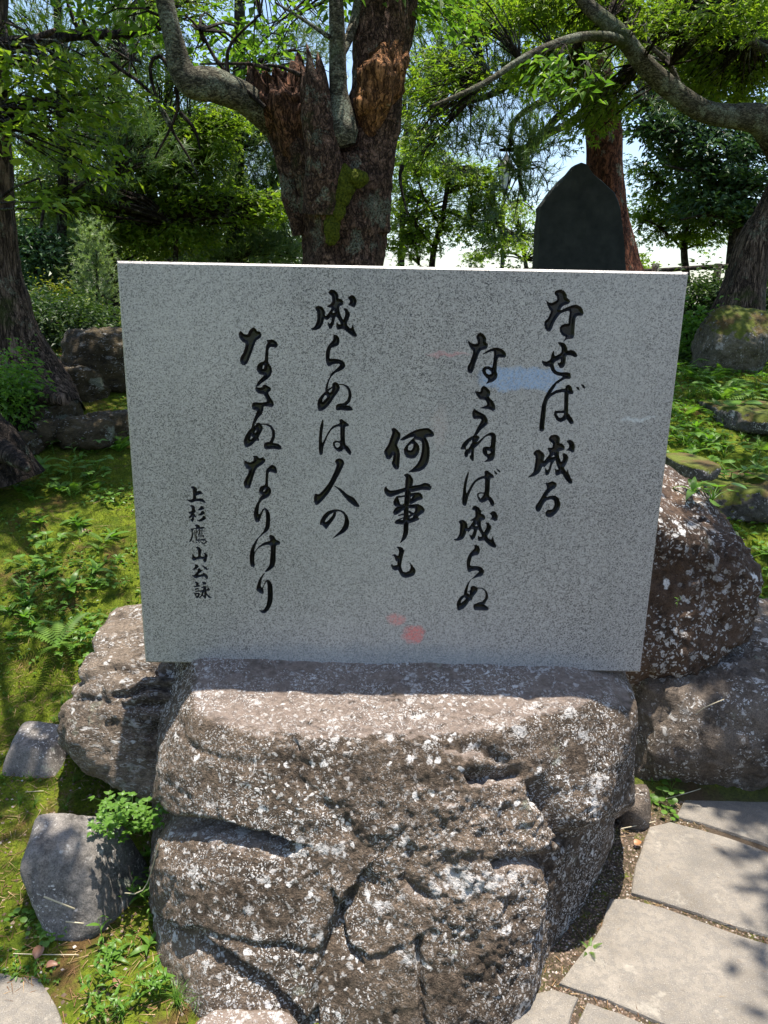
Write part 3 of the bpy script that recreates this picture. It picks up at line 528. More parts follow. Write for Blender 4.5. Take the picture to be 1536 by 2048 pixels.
planes_rock('rounded_stone', 'flat rounded grey stone set in moss near the left edge', M['smooth_rock'], (75, 1505, 2.16),
    [(18, 1520, 2.16, (-1, -.1, .2)), (45, 1465, 2.16, (-.6, -.2, .8)), (100, 1458, 2.2, (.1, -.1, .99)), (132, 1500, 2.16, (1, -.2, .4)), (75, 1515, 2.09, (-.1, -.9, .45)), (75, 1575, 2.1, (0, -.3, -1)), (75, 1500, 2.24, (0, 1, 0))], 5, 51, amp=.006)
px_rock('sunken_stone', (500, 2068), 1.285, 190, 54, .10, 'half buried brown stone at the bottom edge before the base rock', M['base_rock'], 5, 58)
px_rock('sunken_stone', (190, 1935), 1.5, 70, 30, .10, 'small grey stone buried in weeds in the lower left corner', M['smooth_rock'], 4, 59)
# rockery in the shade on the left
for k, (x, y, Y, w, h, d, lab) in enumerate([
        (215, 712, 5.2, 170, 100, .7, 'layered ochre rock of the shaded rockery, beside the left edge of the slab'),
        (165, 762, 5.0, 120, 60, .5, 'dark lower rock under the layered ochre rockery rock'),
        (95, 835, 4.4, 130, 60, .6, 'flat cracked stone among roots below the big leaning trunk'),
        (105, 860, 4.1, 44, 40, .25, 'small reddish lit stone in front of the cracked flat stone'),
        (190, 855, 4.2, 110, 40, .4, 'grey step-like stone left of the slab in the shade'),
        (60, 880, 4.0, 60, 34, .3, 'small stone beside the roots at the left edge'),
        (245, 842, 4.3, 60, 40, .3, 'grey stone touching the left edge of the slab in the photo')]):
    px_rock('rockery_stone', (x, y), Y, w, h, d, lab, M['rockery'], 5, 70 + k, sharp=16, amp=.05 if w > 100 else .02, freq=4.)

# ------------------------------------------------------------------ terrain
def hgt(x, y):
    x = np.asarray(x, float); y = np.asarray(y, float)
    L = np.interp(y, [-40, 0, 1.3, 1.9, 2.4, 3, 4, 5, 6.5, 9, 14, 24, 60, 500], [-.1, 0, 0.0, .06, .16, .38, .63, .83, .98, 1.05, .9, -.6, -2.2, -3])
    R = np.interp(y, [-40, 0, 2.10, 2.4, 2.7, 3.0, 3.5, 4.5, 5.6, 8, 14, 24, 60, 500], [-.1, 0, 0, .12, .35, .56, .74, .93, 1.08, 1.2, .9, -.6, -2.2, -3])
    t = sstep(-.5, .5, x); z = L * (1 - t) + R * t
    z = z + .10 * np.clip(-x - .6, 0, 1.5) * sstep(1.5, 2.6, y) * (1 - sstep(6, 9, y)) * .6
    pave = sstep(.25, .45, x - (y - 1.4) * .45) * sstep(2.25, 2.1, y)
    P = np.stack([x, y, np.zeros_like(x)], -1)
    b = fbm(P * 1.7, 3, 5) * .05 + fbm(P * 6, 3, 6) * .022 + fbm(P * 22, 3, 7) * .009
    near_ = sstep(14, 8, np.abs(y)) ; z = z + b * (1 - .93 * pave) * near_ * (.08 + .92 * sstep(1.3, 2.0, y))
    return z + .003 * pave
def axis(fine0, fine1, step, far):
    a = list(np.arange(fine0, fine1 + 1e-6, step)); s_ = step
    while a[-1] < far: s_ *= 1.18; a.append(a[-1] + s_)
    s_ = step; b = [fine0]
    while b[-1] > -far: s_ *= 1.18; b.append(b[-1] - s_)
    return np.array(b[:0:-1] + a)
ax, ay = axis(-2.2, 2.2, .02, 600), axis(1.1, 4.6, .02, 600)
XX, YY = np.meshgrid(ax, ay, indexing='ij'); ZZ = hgt(XX, YY)
ids = np.arange(XX.size).reshape(XX.shape)
TF = np.stack([ids[:-1, :-1].ravel(), ids[1:, :-1].ravel(), ids[1:, 1:].ravel(), ids[:-1, 1:].ravel()], -1)
def ground_mat():
    s = NT('moss_and_needle_soil', .95, .1)
    n1 = s.noise(2.6, 6, .62); n2 = s.noise(16, 6, .7); n3 = s.noise(120, 4, .75); n4 = s.noise(420, 2, .7)
    moss = s.mix(s.ramp(n2, [(.35, 0.), (.65, 1.)]), (.055, .092, .008), (.205, .255, .020))
    moss = s.mix(s.ramp(n3, [(.35, .7), (.55, 0.)]), moss, (.02, .03, .006))
    lit = s.mix(n3, (.055, .028, .014), (.20, .105, .05))
    dirt = s.mix(n3, (.05, .038, .028), (.16, .12, .085))
    c = s.mix(s.ramp(s.noise(3.4, 7, .65, s.map((1, .55, 1), (2, 8, 0))), [(.54, 0.), (.62, .85)]), moss, lit)
    q = s.n.new('ShaderNodeSeparateXYZ'); s.l.new(s.co, q.inputs[0])
    rt = s.math('MULTIPLY', s.ramp(q.outputs[0], [(.28, 0.), (.42, 1.)]), s.ramp(s.math('DIVIDE', q.outputs[1], 4.), [(.51, 1.), (.56, 0.)]))
    c = s.mix(s.math('MULTIPLY', rt, s.ramp(n2, [(.56, 1.), (.68, .1)])), c, dirt)
    h = s.math('ADD', s.math('MULTIPLY', n3, 1.), s.math('MULTIPLY', n4, .5))
    return s.fin(c, s.bump(h, .012))
M['ground'] = ground_mat()
V = np.stack([XX.ravel(), YY.ravel(), ZZ.ravel()], -1)
tag(link('ground', mesh_np('ground', V, TF, M['ground'])), kind='structure')
def march(px, py, far=14):
    d = ray(px, py); t = np.linspace(.6, far, 900); P = np.array([0, 0, EYE]) + d * t[:, None]
    z = hgt(P[:, 0], P[:, 1]); i = np.argmax(P[:, 2] < z)
    if P[i, 2] >= z[i]: i = len(t) - 1
    p = P[i].copy(); p[2] = z[i]; return p

# ------------------------------------------------------------------ flagstones
def flag_mat():
    s = NT('pale_paving_stone', .85, .2); n1 = s.noise(5, 6, .65); n2 = s.noise(60, 5, .7); n3 = s.noise(330, 3, .75)
    q = s.n.new('ShaderNodeVectorMath'); q.operation = 'ADD'
    c = s.mix(s.ramp(n1, [(.35, 0.), (.65, 1.)]), (.185, .163, .134), (.315, .280, .232))
    c = s.mix(s.ramp(n2, [(.42, .6), (.55, 0.)]), c, (.19, .175, .155))
    c = s.mix(s.ramp(s.noise(2.3, 5, .6, s.map((1, 1, 1), (1, 7, 3))), [(.5, 0.), (.66, .5)]), c, (.145, .138, .125)); c = s.mix(s.ramp(n3, [(.58, 0.), (.68, .7)]), c, (.52, .49, .45)); c = s.mix(s.ramp(n3, [(.32, .6), (.42, 0.)]), c, (.10, .09, .08))
    c = s.mix(s.ramp(s.noise(9, 6, .7, s.map((1, 1, 1), (9, 3, 0))), [(.60, 0.), (.68, .55)]), c, (.45, .41, .34))
    return s.fin(c, s.bump(s.math('ADD', s.math('MULTIPLY', n1, 2.), s.math('ADD', n2, s.math('MULTIPLY', n3, .6))), .007))
M['flag'] = flag_mat()
pave = thing('pavement', (0, 0, 0), 'pale flagstone path with moss and grit in its joints', None); del pave['label']; pave['kind'] = 'structure'
def flagstone(pts, z=.012, th=.06, seed=0):
    Q = np.array([at_z(x, y, z)[:2] for x, y in pts])
    # densify, roughen the rim
    out = []
    for a, b in zip(Q, np.roll(Q, -1, 0)):
        n = max(2, int(np.linalg.norm(b - a) / .025))
        for k in range(n): out.append(a + (b - a) * k / n)
    R_ = np.array(out); n = len(R_)
    R_ = R_ + np.stack([fbm(np.c_[R_ * 14, np.zeros(n)], 3, seed), fbm(np.c_[R_ * 14, np.ones(n) * 9], 3, seed)], -1) * .005
    cc = R_.mean(0)
    ring = lambda f, dz: np.c_[cc + (R_ - cc) * (1 - f / np.linalg.norm(R_ - cc, axis=1)[:, None]), np.full(n, z + dz)]
    rings = [ring(0, -th), ring(0, -.008), ring(.003, -.0015), ring(.010, 0)]
    V = np.vstack(rings + [ring(.010, 0)]); F = []
    for r_ in range(3):
        for k in range(n): F.append((r_ * n + k, r_ * n + (k + 1) % n, (r_ + 1) * n + (k + 1) % n, (r_ + 1) * n + k))
    me = bpy.data.meshes.new('flagstone')
    me.from_pydata([tuple(v) for v in V[:4 * n]], [], F + [tuple(range(3 * n, 4 * n))]); me.update(); me.materials.append(M['flag'])
    return link('flagstone', me, pave)
FLAGS = [[(1298, 1652), (1340, 1642), (1400, 1657), (1470, 1678), (1536, 1702), (1800, 1800), (1900, 1990), (1536, 1872), (1440, 1842), (1330, 1805), (1262, 1784), (1272, 1730)],
         [(1218, 1795), (1256, 1795), (1330, 1816), (1440, 1854), (1536, 1886), (1900, 2010), (1900, 2300), (1420, 2078), (1310, 2040), (1210, 1998), (1114, 1964), (1140, 1935), (1175, 1890), (1200, 1850)],
         [(1352, 1632), (1375, 1585), (1440, 1560), (1536, 1540), (1800, 1500), (1850, 1780), (1536, 1690), (1460, 1664), (1400, 1645)],
         [(955, 2040), (1040, 1995), (1108, 1976), (1158, 1994), (1146, 2030), (1130, 2120), (900, 2110)],
         [(1172, 2002), (1240, 2026), (1310, 2054), (1420, 2095), (1500, 2200), (1130, 2200), (1156, 2040)],
         [(-10, 1898), (28, 1908), (62, 1935), (92, 1975), (112, 2010), (128, 2052), (150, 2200), (-300, 2200), (-300, 1900)]]
for k, p in enumerate(FLAGS): flagstone(p, seed=k)
# ------------------------------------------------------------------ woody things
def resample(pts, rr, step):
    pts = np.array(pts, float); rr = np.array(rr, float); n = len(pts)
    ts = np.linspace(0, n - 1, max(4, (n - 1) * 8)); out = []; ro = []
    for t in ts:
        i = min(int(t), n - 2); f = t - i; p0, p1, p2, p3 = pts[max(i - 1, 0)], pts[i], pts[i + 1], pts[min(i + 2, n - 1)]
        out.append(.5 * ((2 * p1) + (-p0 + p2) * f + (2 * p0 - 5 * p1 + 4 * p2 - p3) * f ** 2 + (-p0 + 3 * p1 - 3 * p2 + p3) * f ** 3)); ro.append(rr[i] * (1 - f) + rr[i + 1] * f)
    out = np.array(out); ro = np.array(ro); L = np.r_[0, np.cumsum(np.linalg.norm(np.diff(out, axis=0), axis=1))]
    m = max(3, int(L[-1] / step)); s_ = np.linspace(0, L[-1], m)
    return np.stack([np.interp(s_, L, out[:, k]) for k in range(3)], -1), np.interp(s_, L, ro)
def tube(pts, rr, sides=16, step=.04, rough=.0, freq=6., seed=0, jag=0., flute=0., cap=True, squash=None):
    C, R = resample(pts, rr, step); n = len(C); T = np.gradient(C, axis=0); T /= np.linalg.norm(T, axis=1)[:, None] + 1e-9
    up = np.array([0, 1., 0]) if abs(T[0, 1]) < .8 else np.array([1., 0, 0]); A = np.cross(T, up); A /= np.linalg.norm(A, axis=1)[:, None] + 1e-9; B = np.cross(T, A)
    th = np.linspace(0, 2 * math.pi, sides, endpoint=False)
    dirs = A[:, None] * np.cos(th)[None, :, None] + B[:, None] * np.sin(th)[None, :, None]
    rad_ = np.repeat(R[:, None], sides, 1)
    if flute: rad_ = rad_ * (1 + flute * np.sin(th * 5 + seed)[None] * .5 + flute * np.sin(th * 3 + 1.3 * seed)[None] * .6)
    P = C[:, None] + dirs * rad_[..., None]
    if rough:
        q = P * np.array([freq, freq, freq * .3]) + seed * 3.3
        d = ridged(q, 3, seed) * .6 + fbm(P * freq * .5, 3, seed + 3) * .8 + fbm(P * freq * 4, 2, seed + 4) * .25
        P = P + dirs * (d * rough)[..., None] * np.clip(rad_ / R.max(), .3, 1)[..., None]
    if jag:   # torn upper rim
        j = vnoise(np.stack([np.cos(th) * 2.6, np.sin(th) * 2.6, np.full(sides, seed * 1.7)], -1), seed) * jag + vnoise(np.stack([np.cos(th) * 7, np.sin(th) * 7, np.full(sides, 3.)], -1), seed + 1) * jag * .5
        w = np.clip((np.arange(n) - n * .45) / (n * .55), 0, 1) ** 2
        P = P + T[-1][None, None] * (w[:, None] * j[None])[..., None]
    V = P.reshape(-1, 3); i = np.arange(n - 1)[:, None] * sides; k = np.arange(sides)[None]; k2 = (k + 1) % sides
    F = np.stack([(i + k).ravel(), (i + k2).ravel(), (i + sides + k2).ravel(), (i + sides + k).ravel()], -1)
    if cap:
        e = C[-1] - (T[-1] * .10 * (1 if jag else 0)); V = np.vstack([V, e, C[0]]); a = len(V) - 2; b = (n - 1) * sides
        T1 = np.stack([b + np.arange(sides), b + (np.arange(sides) + 1) % sides, np.full(sides, a)], -1)
        return V, [F, T1]
    return V, [F]
def join(parts):
    Vs = []; Q = []; Tt = []; k = 0
    for V, Fs in parts:
        Vs.append(V)
        for f in Fs: (Q if f.shape[1] == 4 else Tt).append(f + k)
        k += len(V)
    out = []
    if Q: out.append(np.vstack(Q))
    if Tt: out.append(np.vstack(Tt))
    return np.vstack(Vs), out
def part(name, parts, mat, root, smooth=True, kind=None, label=None):
    V, F = join(parts) if isinstance(parts, list) else parts
    V = V - np.array(root.location); o = link(name, mesh_np(name, V, F, mat, smooth), root)
    if kind: o['kind'] = kind
    if label: o['label'] = label
    return o
def pp(px, py, Y): return at_y(px, py, Y)

M['bark_old'] = bark_mat('old_cherry_bark', (.066, .036, .026), (.24, .145, .105), sc=1., plate=26, moss=.25, bumpd=.035, zs=.55, lich=.25)
M['bark_young'] = bark_mat('smooth_cherry_bark', (.065, .060, .042), (.19, .175, .125), sc=1., plate=22, moss=.4, bumpd=.010, zs=2.2, lich=.7)
M['bark_shag'] = bark_mat('shaggy_cedar_bark', (.055, .036, .028), (.27, .195, .150), sc=1., plate=22, moss=.1, bumpd=.03, zs=.12, lich=.2)
M['bark_pine'] = bark_mat('red_pine_bark', (.06, .022, .014), (.23, .085, .045), sc=1., plate=16, moss=.0, bumpd=.02, zs=.4, lich=.1)
M['bark_dark'] = bark_mat('dark_trunk_bark', (.02, .015, .012), (.07, .052, .042), sc=1., plate=16, moss=.1, bumpd=.02, zs=.3, lich=.3)
M['wood'] = bark_mat('torn_orange_wood', (.11, .048, .020), (.42, .20, .085), sc=1., plate=22, moss=.0, bumpd=.018, zs=.14, lich=.0)
M['wood_red'] = bark_mat('rotten_red_wood', (.055, .028, .018), (.25, .120, .072), sc=1., plate=22, moss=.0, bumpd=.02, zs=.16, lich=.0)

rng = np.random.default_rng(11)
def rot_frame(D, roll):
    D = D / (np.linalg.norm(D, axis=1)[:, None] + 1e-9); up = np.where(np.abs(D[:, 2:3]) > .93, np.array([[1., 0, 0]]), np.array([[0, 0, 1.]]))
    S = np.cross(D, up); S /= np.linalg.norm(S, axis=1)[:, None]; N = np.cross(S, D)
    c, s_ = np.cos(roll)[:, None], np.sin(roll)[:, None]; return D, S * c + N * s_, -S * s_ + N * c
def leaves(P, D, L, Wd, roll=None, fold=.25, droop=.15, shape='leaf'):
    n = len(P); L = np.broadcast_to(np.asarray(L, float), (n,)); Wd = np.broadcast_to(np.asarray(Wd, float), (n,))
    if roll is None: roll = rng.normal(0, .5, n)
    D, S, N = rot_frame(D, roll); L_ = L[:, None]; W_ = Wd[:, None]
    if shape == 'leaf':
        V = np.stack([P, P + D * L_ * .42 + S * W_ * .5 + N * W_ * fold, P + D * L_ - N * L_ * droop, P + D * L_ * .42 - S * W_ * .5 + N * W_ * fold], 1).reshape(-1, 3)
        b = np.arange(n)[:, None] * 4; F = np.concatenate([b + [[0, 1, 2]], b + [[0, 2, 3]]])
    elif shape == 'needle':
        V = np.stack([P - S * W_ * .5, P + S * W_ * .5, P + D * L_], 1).reshape(-1, 3); b = np.arange(n)[:, None] * 3; F = b + [[0, 1, 2]]
    elif shape == 'maple':   # palmate: five lobes as three crossing blades
        Vs = []; Fs = []; k = 0
        for ang, l, w in ((0, 1., .30), (.85, .85, .26), (-.85, .85, .26)):
            d2 = D * math.cos(ang) + S * math.sin(ang); s2 = -D * math.sin(ang) + S * math.cos(ang)
            V3 = np.stack([P + d2 * L_ * .35 + s2 * L_ * w * .5, P + d2 * L_ * l - N * L_ * droop, P + d2 * L_ * .35 - s2 * L_ * w * .5, P - d2 * L_ * .12], 1)
            Vs.append(V3)
        V = np.concatenate(Vs, 1).reshape(-1, 3); b = np.arange(n)[:, None] * 12
        F = np.concatenate([b + [[3, 0, 1]], b + [[3, 1, 2]], b + [[7, 4, 5]], b + [[7, 5, 6]], b + [[11, 8, 9]], b + [[11, 9, 10]]])
    return V, [F]
# canopy gaps that let the sun reach the rocks and the path
LIT = [(-.60, .75, 1.30, 2.02, .42), (.30, .97, 1.30, 1.97, .0), (-1.02, -.40, 1.70, 2.2, .4), (.84, 1.06, 2.15, 2.6, .45), (-.70, .75, 1.6, 2.05, 1.2), (-1.3, -.9, 1.3, 1.7, 0.)]
LIT += [(-.80, -.61, 1.60, 1.77, .13)]
LITR = [(-2.4, -.6, 2.1, 4.2, .35)]
def sun_keep(P, soft=.06, dap=True):
    keep = np.ones(len(P), bool)
    for x0, x1, y0, y1, z in LIT:
        t = (P[:, 2] - z) / SDIR[2]; X = P[:, 0] - SDIR[0] * t; Y = P[:, 1] - SDIR[1] * t
        j = fbm(np.stack([X * 5, Y * 5, X * 0], -1), 2, 77) * soft
        keep &= ~((X > x0 + j - .03) & (X < x1 + j + .03) & (Y > y0 + j - .03) & (Y < y1 + j + .03) & (P[:, 2] > z + .15))
    for x0, x1, y0, y1, z in (LITR if dap else []):   # dappled
        t = (P[:, 2] - z) / SDIR[2]; X = P[:, 0] - SDIR[0] * t; Y = P[:, 1] - SDIR[1] * t
        g = fbm(np.stack([X * 1.5 + Y * .8, Y * 3.6 - X * 1.9, X * 0], -1), 3, 91) > -.05
        keep &= ~((X > x0) & (X < x1) & (Y > y0) & (Y < y1) & g & (P[:, 2] > z + .6))
    return keep
def twig(a, b, r, sag=.08, sides=4):
    L = np.linalg.norm(b - a); m = (a + b) / 2 + np.array([0, 0, sag * L]) + rng.normal(0, .05 * L, 3)
    return tube([a, m, b], [r, r * .7, r * .3], sides, step=max(.05, L / 4), cap=False)
def crown(root, skel, blobs, kind, mat, barkm, leafL, n_spray, per, spray_r=.28, sun=True, name='crown', twr=.012, seed=1, tufts=14, flatness=.22, keep_fn=None):
    """blobs: (centre, (rx,ry,rz), weight). One spray = a twig end with its leaves"""
    global rng; rng = np.random.default_rng(seed)
    skel = np.array(skel, float); w = np.array([b[2] for b in blobs], float); w /= w.sum()
    ci = rng.choice(len(blobs), n_spray, p=w); u = rng.normal(0, 1, (n_spray, 3)); u /= np.linalg.norm(u, axis=1)[:, None]; u *= rng.uniform(.25, 1, n_spray)[:, None] ** .5
    Cc = np.array([blobs[i][0] for i in ci]) + u * np.array([blobs[i][1] for i in ci])
    if keep_fn is not None: Cc = Cc[keep_fn(Cc)]
    if sun: Cc = Cc[sun_keep(Cc)]
    tw = []; Ps = []; Ds = []; n = len(Cc)
    d2 = np.linalg.norm(Cc[:, None] - skel[None], axis=2); near = skel[d2.argmin(1)]; dd = d2.min(1)
    for k in range(n):
        if dd[k] < 2.6 and (k % 2 == 0 or kind != 'needle'): tw.append(twig(near[k], Cc[k], twr * min(1.6, .6 + dd[k])))
    out = Cc - near; out[:, 2] *= .4; out /= np.linalg.norm(out, axis=1)[:, None] + 1e-6
    if kind in ('leaf', 'maple'):
        t = rng.uniform(-.9, 1, (n, per)); side = np.where(rng.random((n, per)) < .5, -1, 1); S = np.cross(out, [0, 0, 1.]); S /= np.linalg.norm(S, axis=1)[:, None] + 1e-6
        sp = np.abs(rng.normal(0, .5, (n, per))) * side * (1 - .5 * np.abs(t))
        P = Cc[:, None] + out[:, None] * (t * spray_r)[..., None] + S[:, None] * (sp * spray_r * .7)[..., None] + rng.normal(0, 1, (n, per, 3)) * spray_r * flatness * np.array([.4, .4, 1]); 
        D = out[:, None] * .6 + S[:, None] * side[..., None] * .8 + rng.normal(0, .35, (n, per, 3)); D[..., 2] -= .15
        P = P.reshape(-1, 3); D = D.reshape(-1, 3); k = sun_keep(P) if sun else np.ones(len(P), bool); P, D = P[k], D[k]
        L = leafL * rng.uniform(.65, 1.25, len(P)); body = leaves(P, D, L, L * .48, rng.normal(0, .55, len(P)), shape=kind)
    else:
        # pine: per tufts of needles along the spray
        t = rng.uniform(-.6, 1, (n, per)); P = Cc[:, None] + out[:, None] * (t * spray_r)[..., None] + rng.normal(0, 1, (n, per, 3)) * spray_r * .35
        D0 = out[:, None] * .8 + rng.normal(0, .45, (n, per, 3)) + np.array([0, 0, .35]); P = P.reshape(-1, 3); D0 = D0.reshape(-1, 3)
        if sun: k = sun_keep(P); P, D0 = P[k], D0[k]
        D0 /= np.linalg.norm(D0, axis=1)[:, None]; m = len(P)
        D = D0[:, None] + rng.normal(0, .48, (m, tufts, 3)); P = P[:, None] + D0[:, None] * (rng.uniform(-.5, .5, (m, tufts)) * leafL)[..., None] + D * 0; P = P.reshape(-1, 3); D = D.reshape(-1, 3)
        L = leafL * rng.uniform(.7, 1.2, len(P)); body = leaves(P, D, L, L * .055 + .0015, shape='needle')
    c = part(name, body, mat, root, smooth=False)
    if tw: part('twig', tw, barkm, root, kind='stuff')
    return c

LF = {}
LF['cherry'] = leaf_mat('cherry_leaf', [(0, (0.064, 0.137, 0.020)), (.5, (0.105, 0.201, 0.029)), (1, (0.169, 0.266, 0.040))], .5)
LF['maple'] = leaf_mat('maple_leaf', [(0, (0.094, 0.162, 0.021)), (.5, (0.145, 0.230, 0.026)), (1, (0.239, 0.299, 0.038))], .55)
LF['pine'] = leaf_mat('pine_needle', [(0, (0.062, 0.126, 0.054)), (.5, (0.105, 0.179, 0.073)), (1, (0.179, 0.231, 0.084))], .25)
LF['hinoki'] = leaf_mat('cypress_leaf', [(0, (0.060, 0.119, 0.025)), (.5, (0.123, 0.196, 0.031)), (1, (0.236, 0.287, 0.046))], .35)
LF['fir'] = leaf_mat('dark_fir_leaf', [(0, (0.024, 0.060, 0.026)), (.6, (0.041, 0.092, 0.037)), (1, (0.067, 0.134, 0.043))], .2)
LF['pale'] = leaf_mat('pale_fir_leaf', [(0, (0.131, 0.210, 0.096)), (1, (0.280, 0.350, 0.158))], .35)
LF['shrub'] = leaf_mat('dark_shrub_leaf', [(0, (0.019, 0.043, 0.012)), (.7, (0.036, 0.072, 0.017)), (1, (0.084, 0.132, 0.030))], .3)
LF['yellow'] = leaf_mat('yellow_green_leaf', [(0, (.12, .15, .02)), (1, (.22, .22, .03))], .5)
LF['gr'] = leaf_mat('ground_plant_leaf', [(0, (0.072, 0.169, 0.023)), (.5, (0.113, 0.241, 0.032)), (1, (0.177, 0.306, 0.048))], .45, rough=.4)
LF['fern'] = leaf_mat('fern_frond', [(0, (0.097, 0.201, 0.025)), (1, (0.177, 0.306, 0.045))], .5)

def pxr(Y, w): return w * Y / FPX * .5          # radius in metres of something w photo pixels wide at distance Y

# --- the old cherry with broken forks, right behind the slab
Y = 4.5; g0 = float(hgt(-.25, Y))
root = thing('old_cherry_tree', (pp(690, 620, Y)[0], Y, g0 - .05), 'old thick cherry trunk with torn broken forks and moss directly behind the slab', 'tree')
T = []
T.append(tube([pp(682, 700, Y), pp(684, 600, Y), pp(686, 500, Y), pp(682, 400, Y), pp(672, 320, Y)], [pxr(Y, 170), pxr(Y, 148), pxr(Y, 142), pxr(Y, 158), pxr(Y, 150)], 72, .018, .045, 7, 3, flute=.05))
T.append(tube([pp(735, 470, Y), pp(728, 380, Y), pp(735, 300, Y), pp(748, 220, Y), pp(757, 120, Y + .05), pp(772, 30, Y + .1), pp(785, -60, Y + .15), pp(800, -180, Y + .2)], [pxr(Y, 84), pxr(Y, 108), pxr(Y, 102), pxr(Y, 94), pxr(Y, 100), pxr(Y, 104), pxr(Y, 102), pxr(Y, 92)], 56, .02, .03, 7, 5, flute=.04))
T.append(tube([pp(660, 420, Y), pp(628, 340, Y - .02), pp(590, 270, Y - .04), pp(566, 210, Y - .05), pp(556, 160, Y - .05)], [pxr(Y, 110), pxr(Y, 105), pxr(Y, 92), pxr(Y, 92), pxr(Y, 96)], 56, .02, .035, 7, 7, jag=.10, flute=.1))
T.append(tube([pp(652, 420, Y - .16), pp(645, 330, Y - .22), pp(636, 240, Y - .24), pp(628, 170, Y - .24), pp(622, 132, Y - .24)], [pxr(Y, 80), pxr(Y, 66), pxr(Y, 50), pxr(Y, 46), pxr(Y, 30)], 36, .02, .02, 9, 11, jag=.09))
T.append(tube([pp(600, 470, Y - .02), pp(590, 400, Y - .04), pp(565, 300, Y - .06), pp(540, 230, Y - .05)], [pxr(Y, 30), pxr(Y, 40), pxr(Y, 36), pxr(Y, 26)], 24, .02, .018, 9, 17))
part('trunk', T, M['bark_old'], root)
part('torn_wood', [tube([pp(736, 275, Y - .12), pp(744, 225, Y - .13), pp(762, 165, Y - .12), pp(780, 120, Y - .08), pp(790, 96, Y - .04)], [pxr(Y, 14), pxr(Y, 40), pxr(Y, 60), pxr(Y, 54), pxr(Y, 40)], 44, .012, .06, 13, 13, jag=.10),
                   tube([pp(718, 232, Y - .17), pp(726, 210, Y - .18), pp(733, 188, Y - .16)], [pxr(Y, 8), pxr(Y, 26), pxr(Y, 16)], 20, .012, .03, 14, 14, jag=.04)], M['wood'], root, label='torn orange wood where a limb broke off')
part('torn_wood', [tube([pp(612, 345, Y - .11), pp(590, 275, Y - .12), pp(570, 210, Y - .12), pp(553, 160, Y - .10)], [pxr(Y, 20), pxr(Y, 54), pxr(Y, 74), pxr(Y, 76)], 44, .012, .06, 13, 15, jag=.12),
                   tube([pp(612, 275, Y - .17), pp(609, 220, Y - .17), pp(610, 170, Y - .13)], [pxr(Y, 14), pxr(Y, 22), pxr(Y, 18)], 14, .02, .012, 12, 16)], M['wood_red'], root, label='rotten red-brown wood inside the left fork')
part('limb', [tube([pp(692, 292, Y - .22), pp(686, 268, Y - .22), pp(682, 235, Y - .2), pp(677, 180, Y - .2), pp(675, 90, Y - .2), pp(672, 0, Y - .2), pp(664, -120, Y - .15)], [pxr(Y, 34), pxr(Y, 54), pxr(Y, 48), pxr(Y, 31), pxr(Y, 27), pxr(Y, 24), pxr(Y, 20)], 24, .02, .006, 9, 19),
              tube([pp(678, 120, Y - .2), pp(696, 80, Y - .1), pp(712, 30, Y), pp(722, -40, Y)], [pxr(Y, 14), pxr(Y, 16), pxr(Y, 18), pxr(Y, 16)], 16, .03, .004, 9, 20)], M['bark_young'], root, label='smooth grey-green young stem rising from the fork')
part('limb', [tube([pp(545, 255, Y - .05), pp(520, 222, Y - .12), pp(480, 192, Y - .2), pp(430, 172, Y - .28), pp(385, 165, Y - .34), pp(362, 140, Y - .36), pp(350, 90, Y - .38), pp(338, 40, Y - .4), pp(322, -40, Y - .4)],
                   [pxr(Y, 40), pxr(Y, 50), pxr(Y, 50), pxr(Y, 52), pxr(Y, 50), pxr(Y, 40), pxr(Y, 34), pxr(Y, 30), pxr(Y, 26)], 28, .02, .008, 9, 22)], M['bark_young'], root, label='bent smooth limb reaching left from the broken fork')
tw = []
for a in ([(330, 50, .4), (250, 68, .5), (150, 70, .6), (60, 88, .7), (-40, 110, .8)],): tw.append(tube([pp(x, y, Y - .0 + d * .3) for x, y, d in a], [pxr(Y, 12), pxr(Y, 16), pxr(Y, 18), pxr(Y, 16), pxr(Y, 14)], 12, .04, .006, 9, 23))
for a in ([(160, 70, 0), (140, 20, 0), (120, -40, 0)], [(175, 62, 0), (155, 10, 0)], [(180, 75, 0), (230, 130, 0), (285, 170, 0), (330, 225, 0), (350, 270, 0)], [(355, 160, 0), (318, 110, 0), (300, 140, 0), (318, 210, 0), (340, 255, 0), (375, 310, 0), (395, 350, 0)],
          [(352, 175, 0), (356, 215, 0), (340, 258, 0), (310, 315, 0)], [(360, 225, 0), (390, 260, 0), (400, 300, 0)], [(530, 215, 0), (440, 130, 0), (400, 60, 0), (370, 30, 0)], [(660, 75, 0), (600, 35, 0), (550, 5, 0)],
          [(540, 140, 0), (500, 128, 0), (400, 128, 0)], [(455, 145, 0), (460, 90, 0), (520, 30, 0)], [(600, 150, 0), (560, 133, 0), (520, 130, 0)], [(805, 330, 0), (800, 360, 0), (815, 430, 0)]):
    q = [pp(x, y, Y - .25) for x, y, d in a]; tw.append(tube(q, list(np.linspace(pxr(Y, 8), pxr(Y, 3), len(q))), 6, .04, .0, cap=False))
part('bare_twig', tw, M['bark_dark'], root, kind='stuff')
def moss_ball(px, w, h, Yd, seed):
    ctr = pp(px[0], px[1], Yd); D, F = ico(4); r = np.array([pxr(Yd, w), pxr(Yd, w) * .7, pxr(Yd, h)])
    P = ctr + D * r; P = P + D * (fbm(P * 16, 3, seed) * .02 + fbm(P * 60, 2, seed) * .008)[:, None]; return P, [F]
s = NT('cushion_moss', .95, .1); n = s.noise(90, 4, .7); M['moss'] = s.fin(s.mix(s.ramp(n, [(.35, 0.), (.7, 1.)]), (.022, .032, .004), (.135, .15, .015)), s.bump(n, .02))
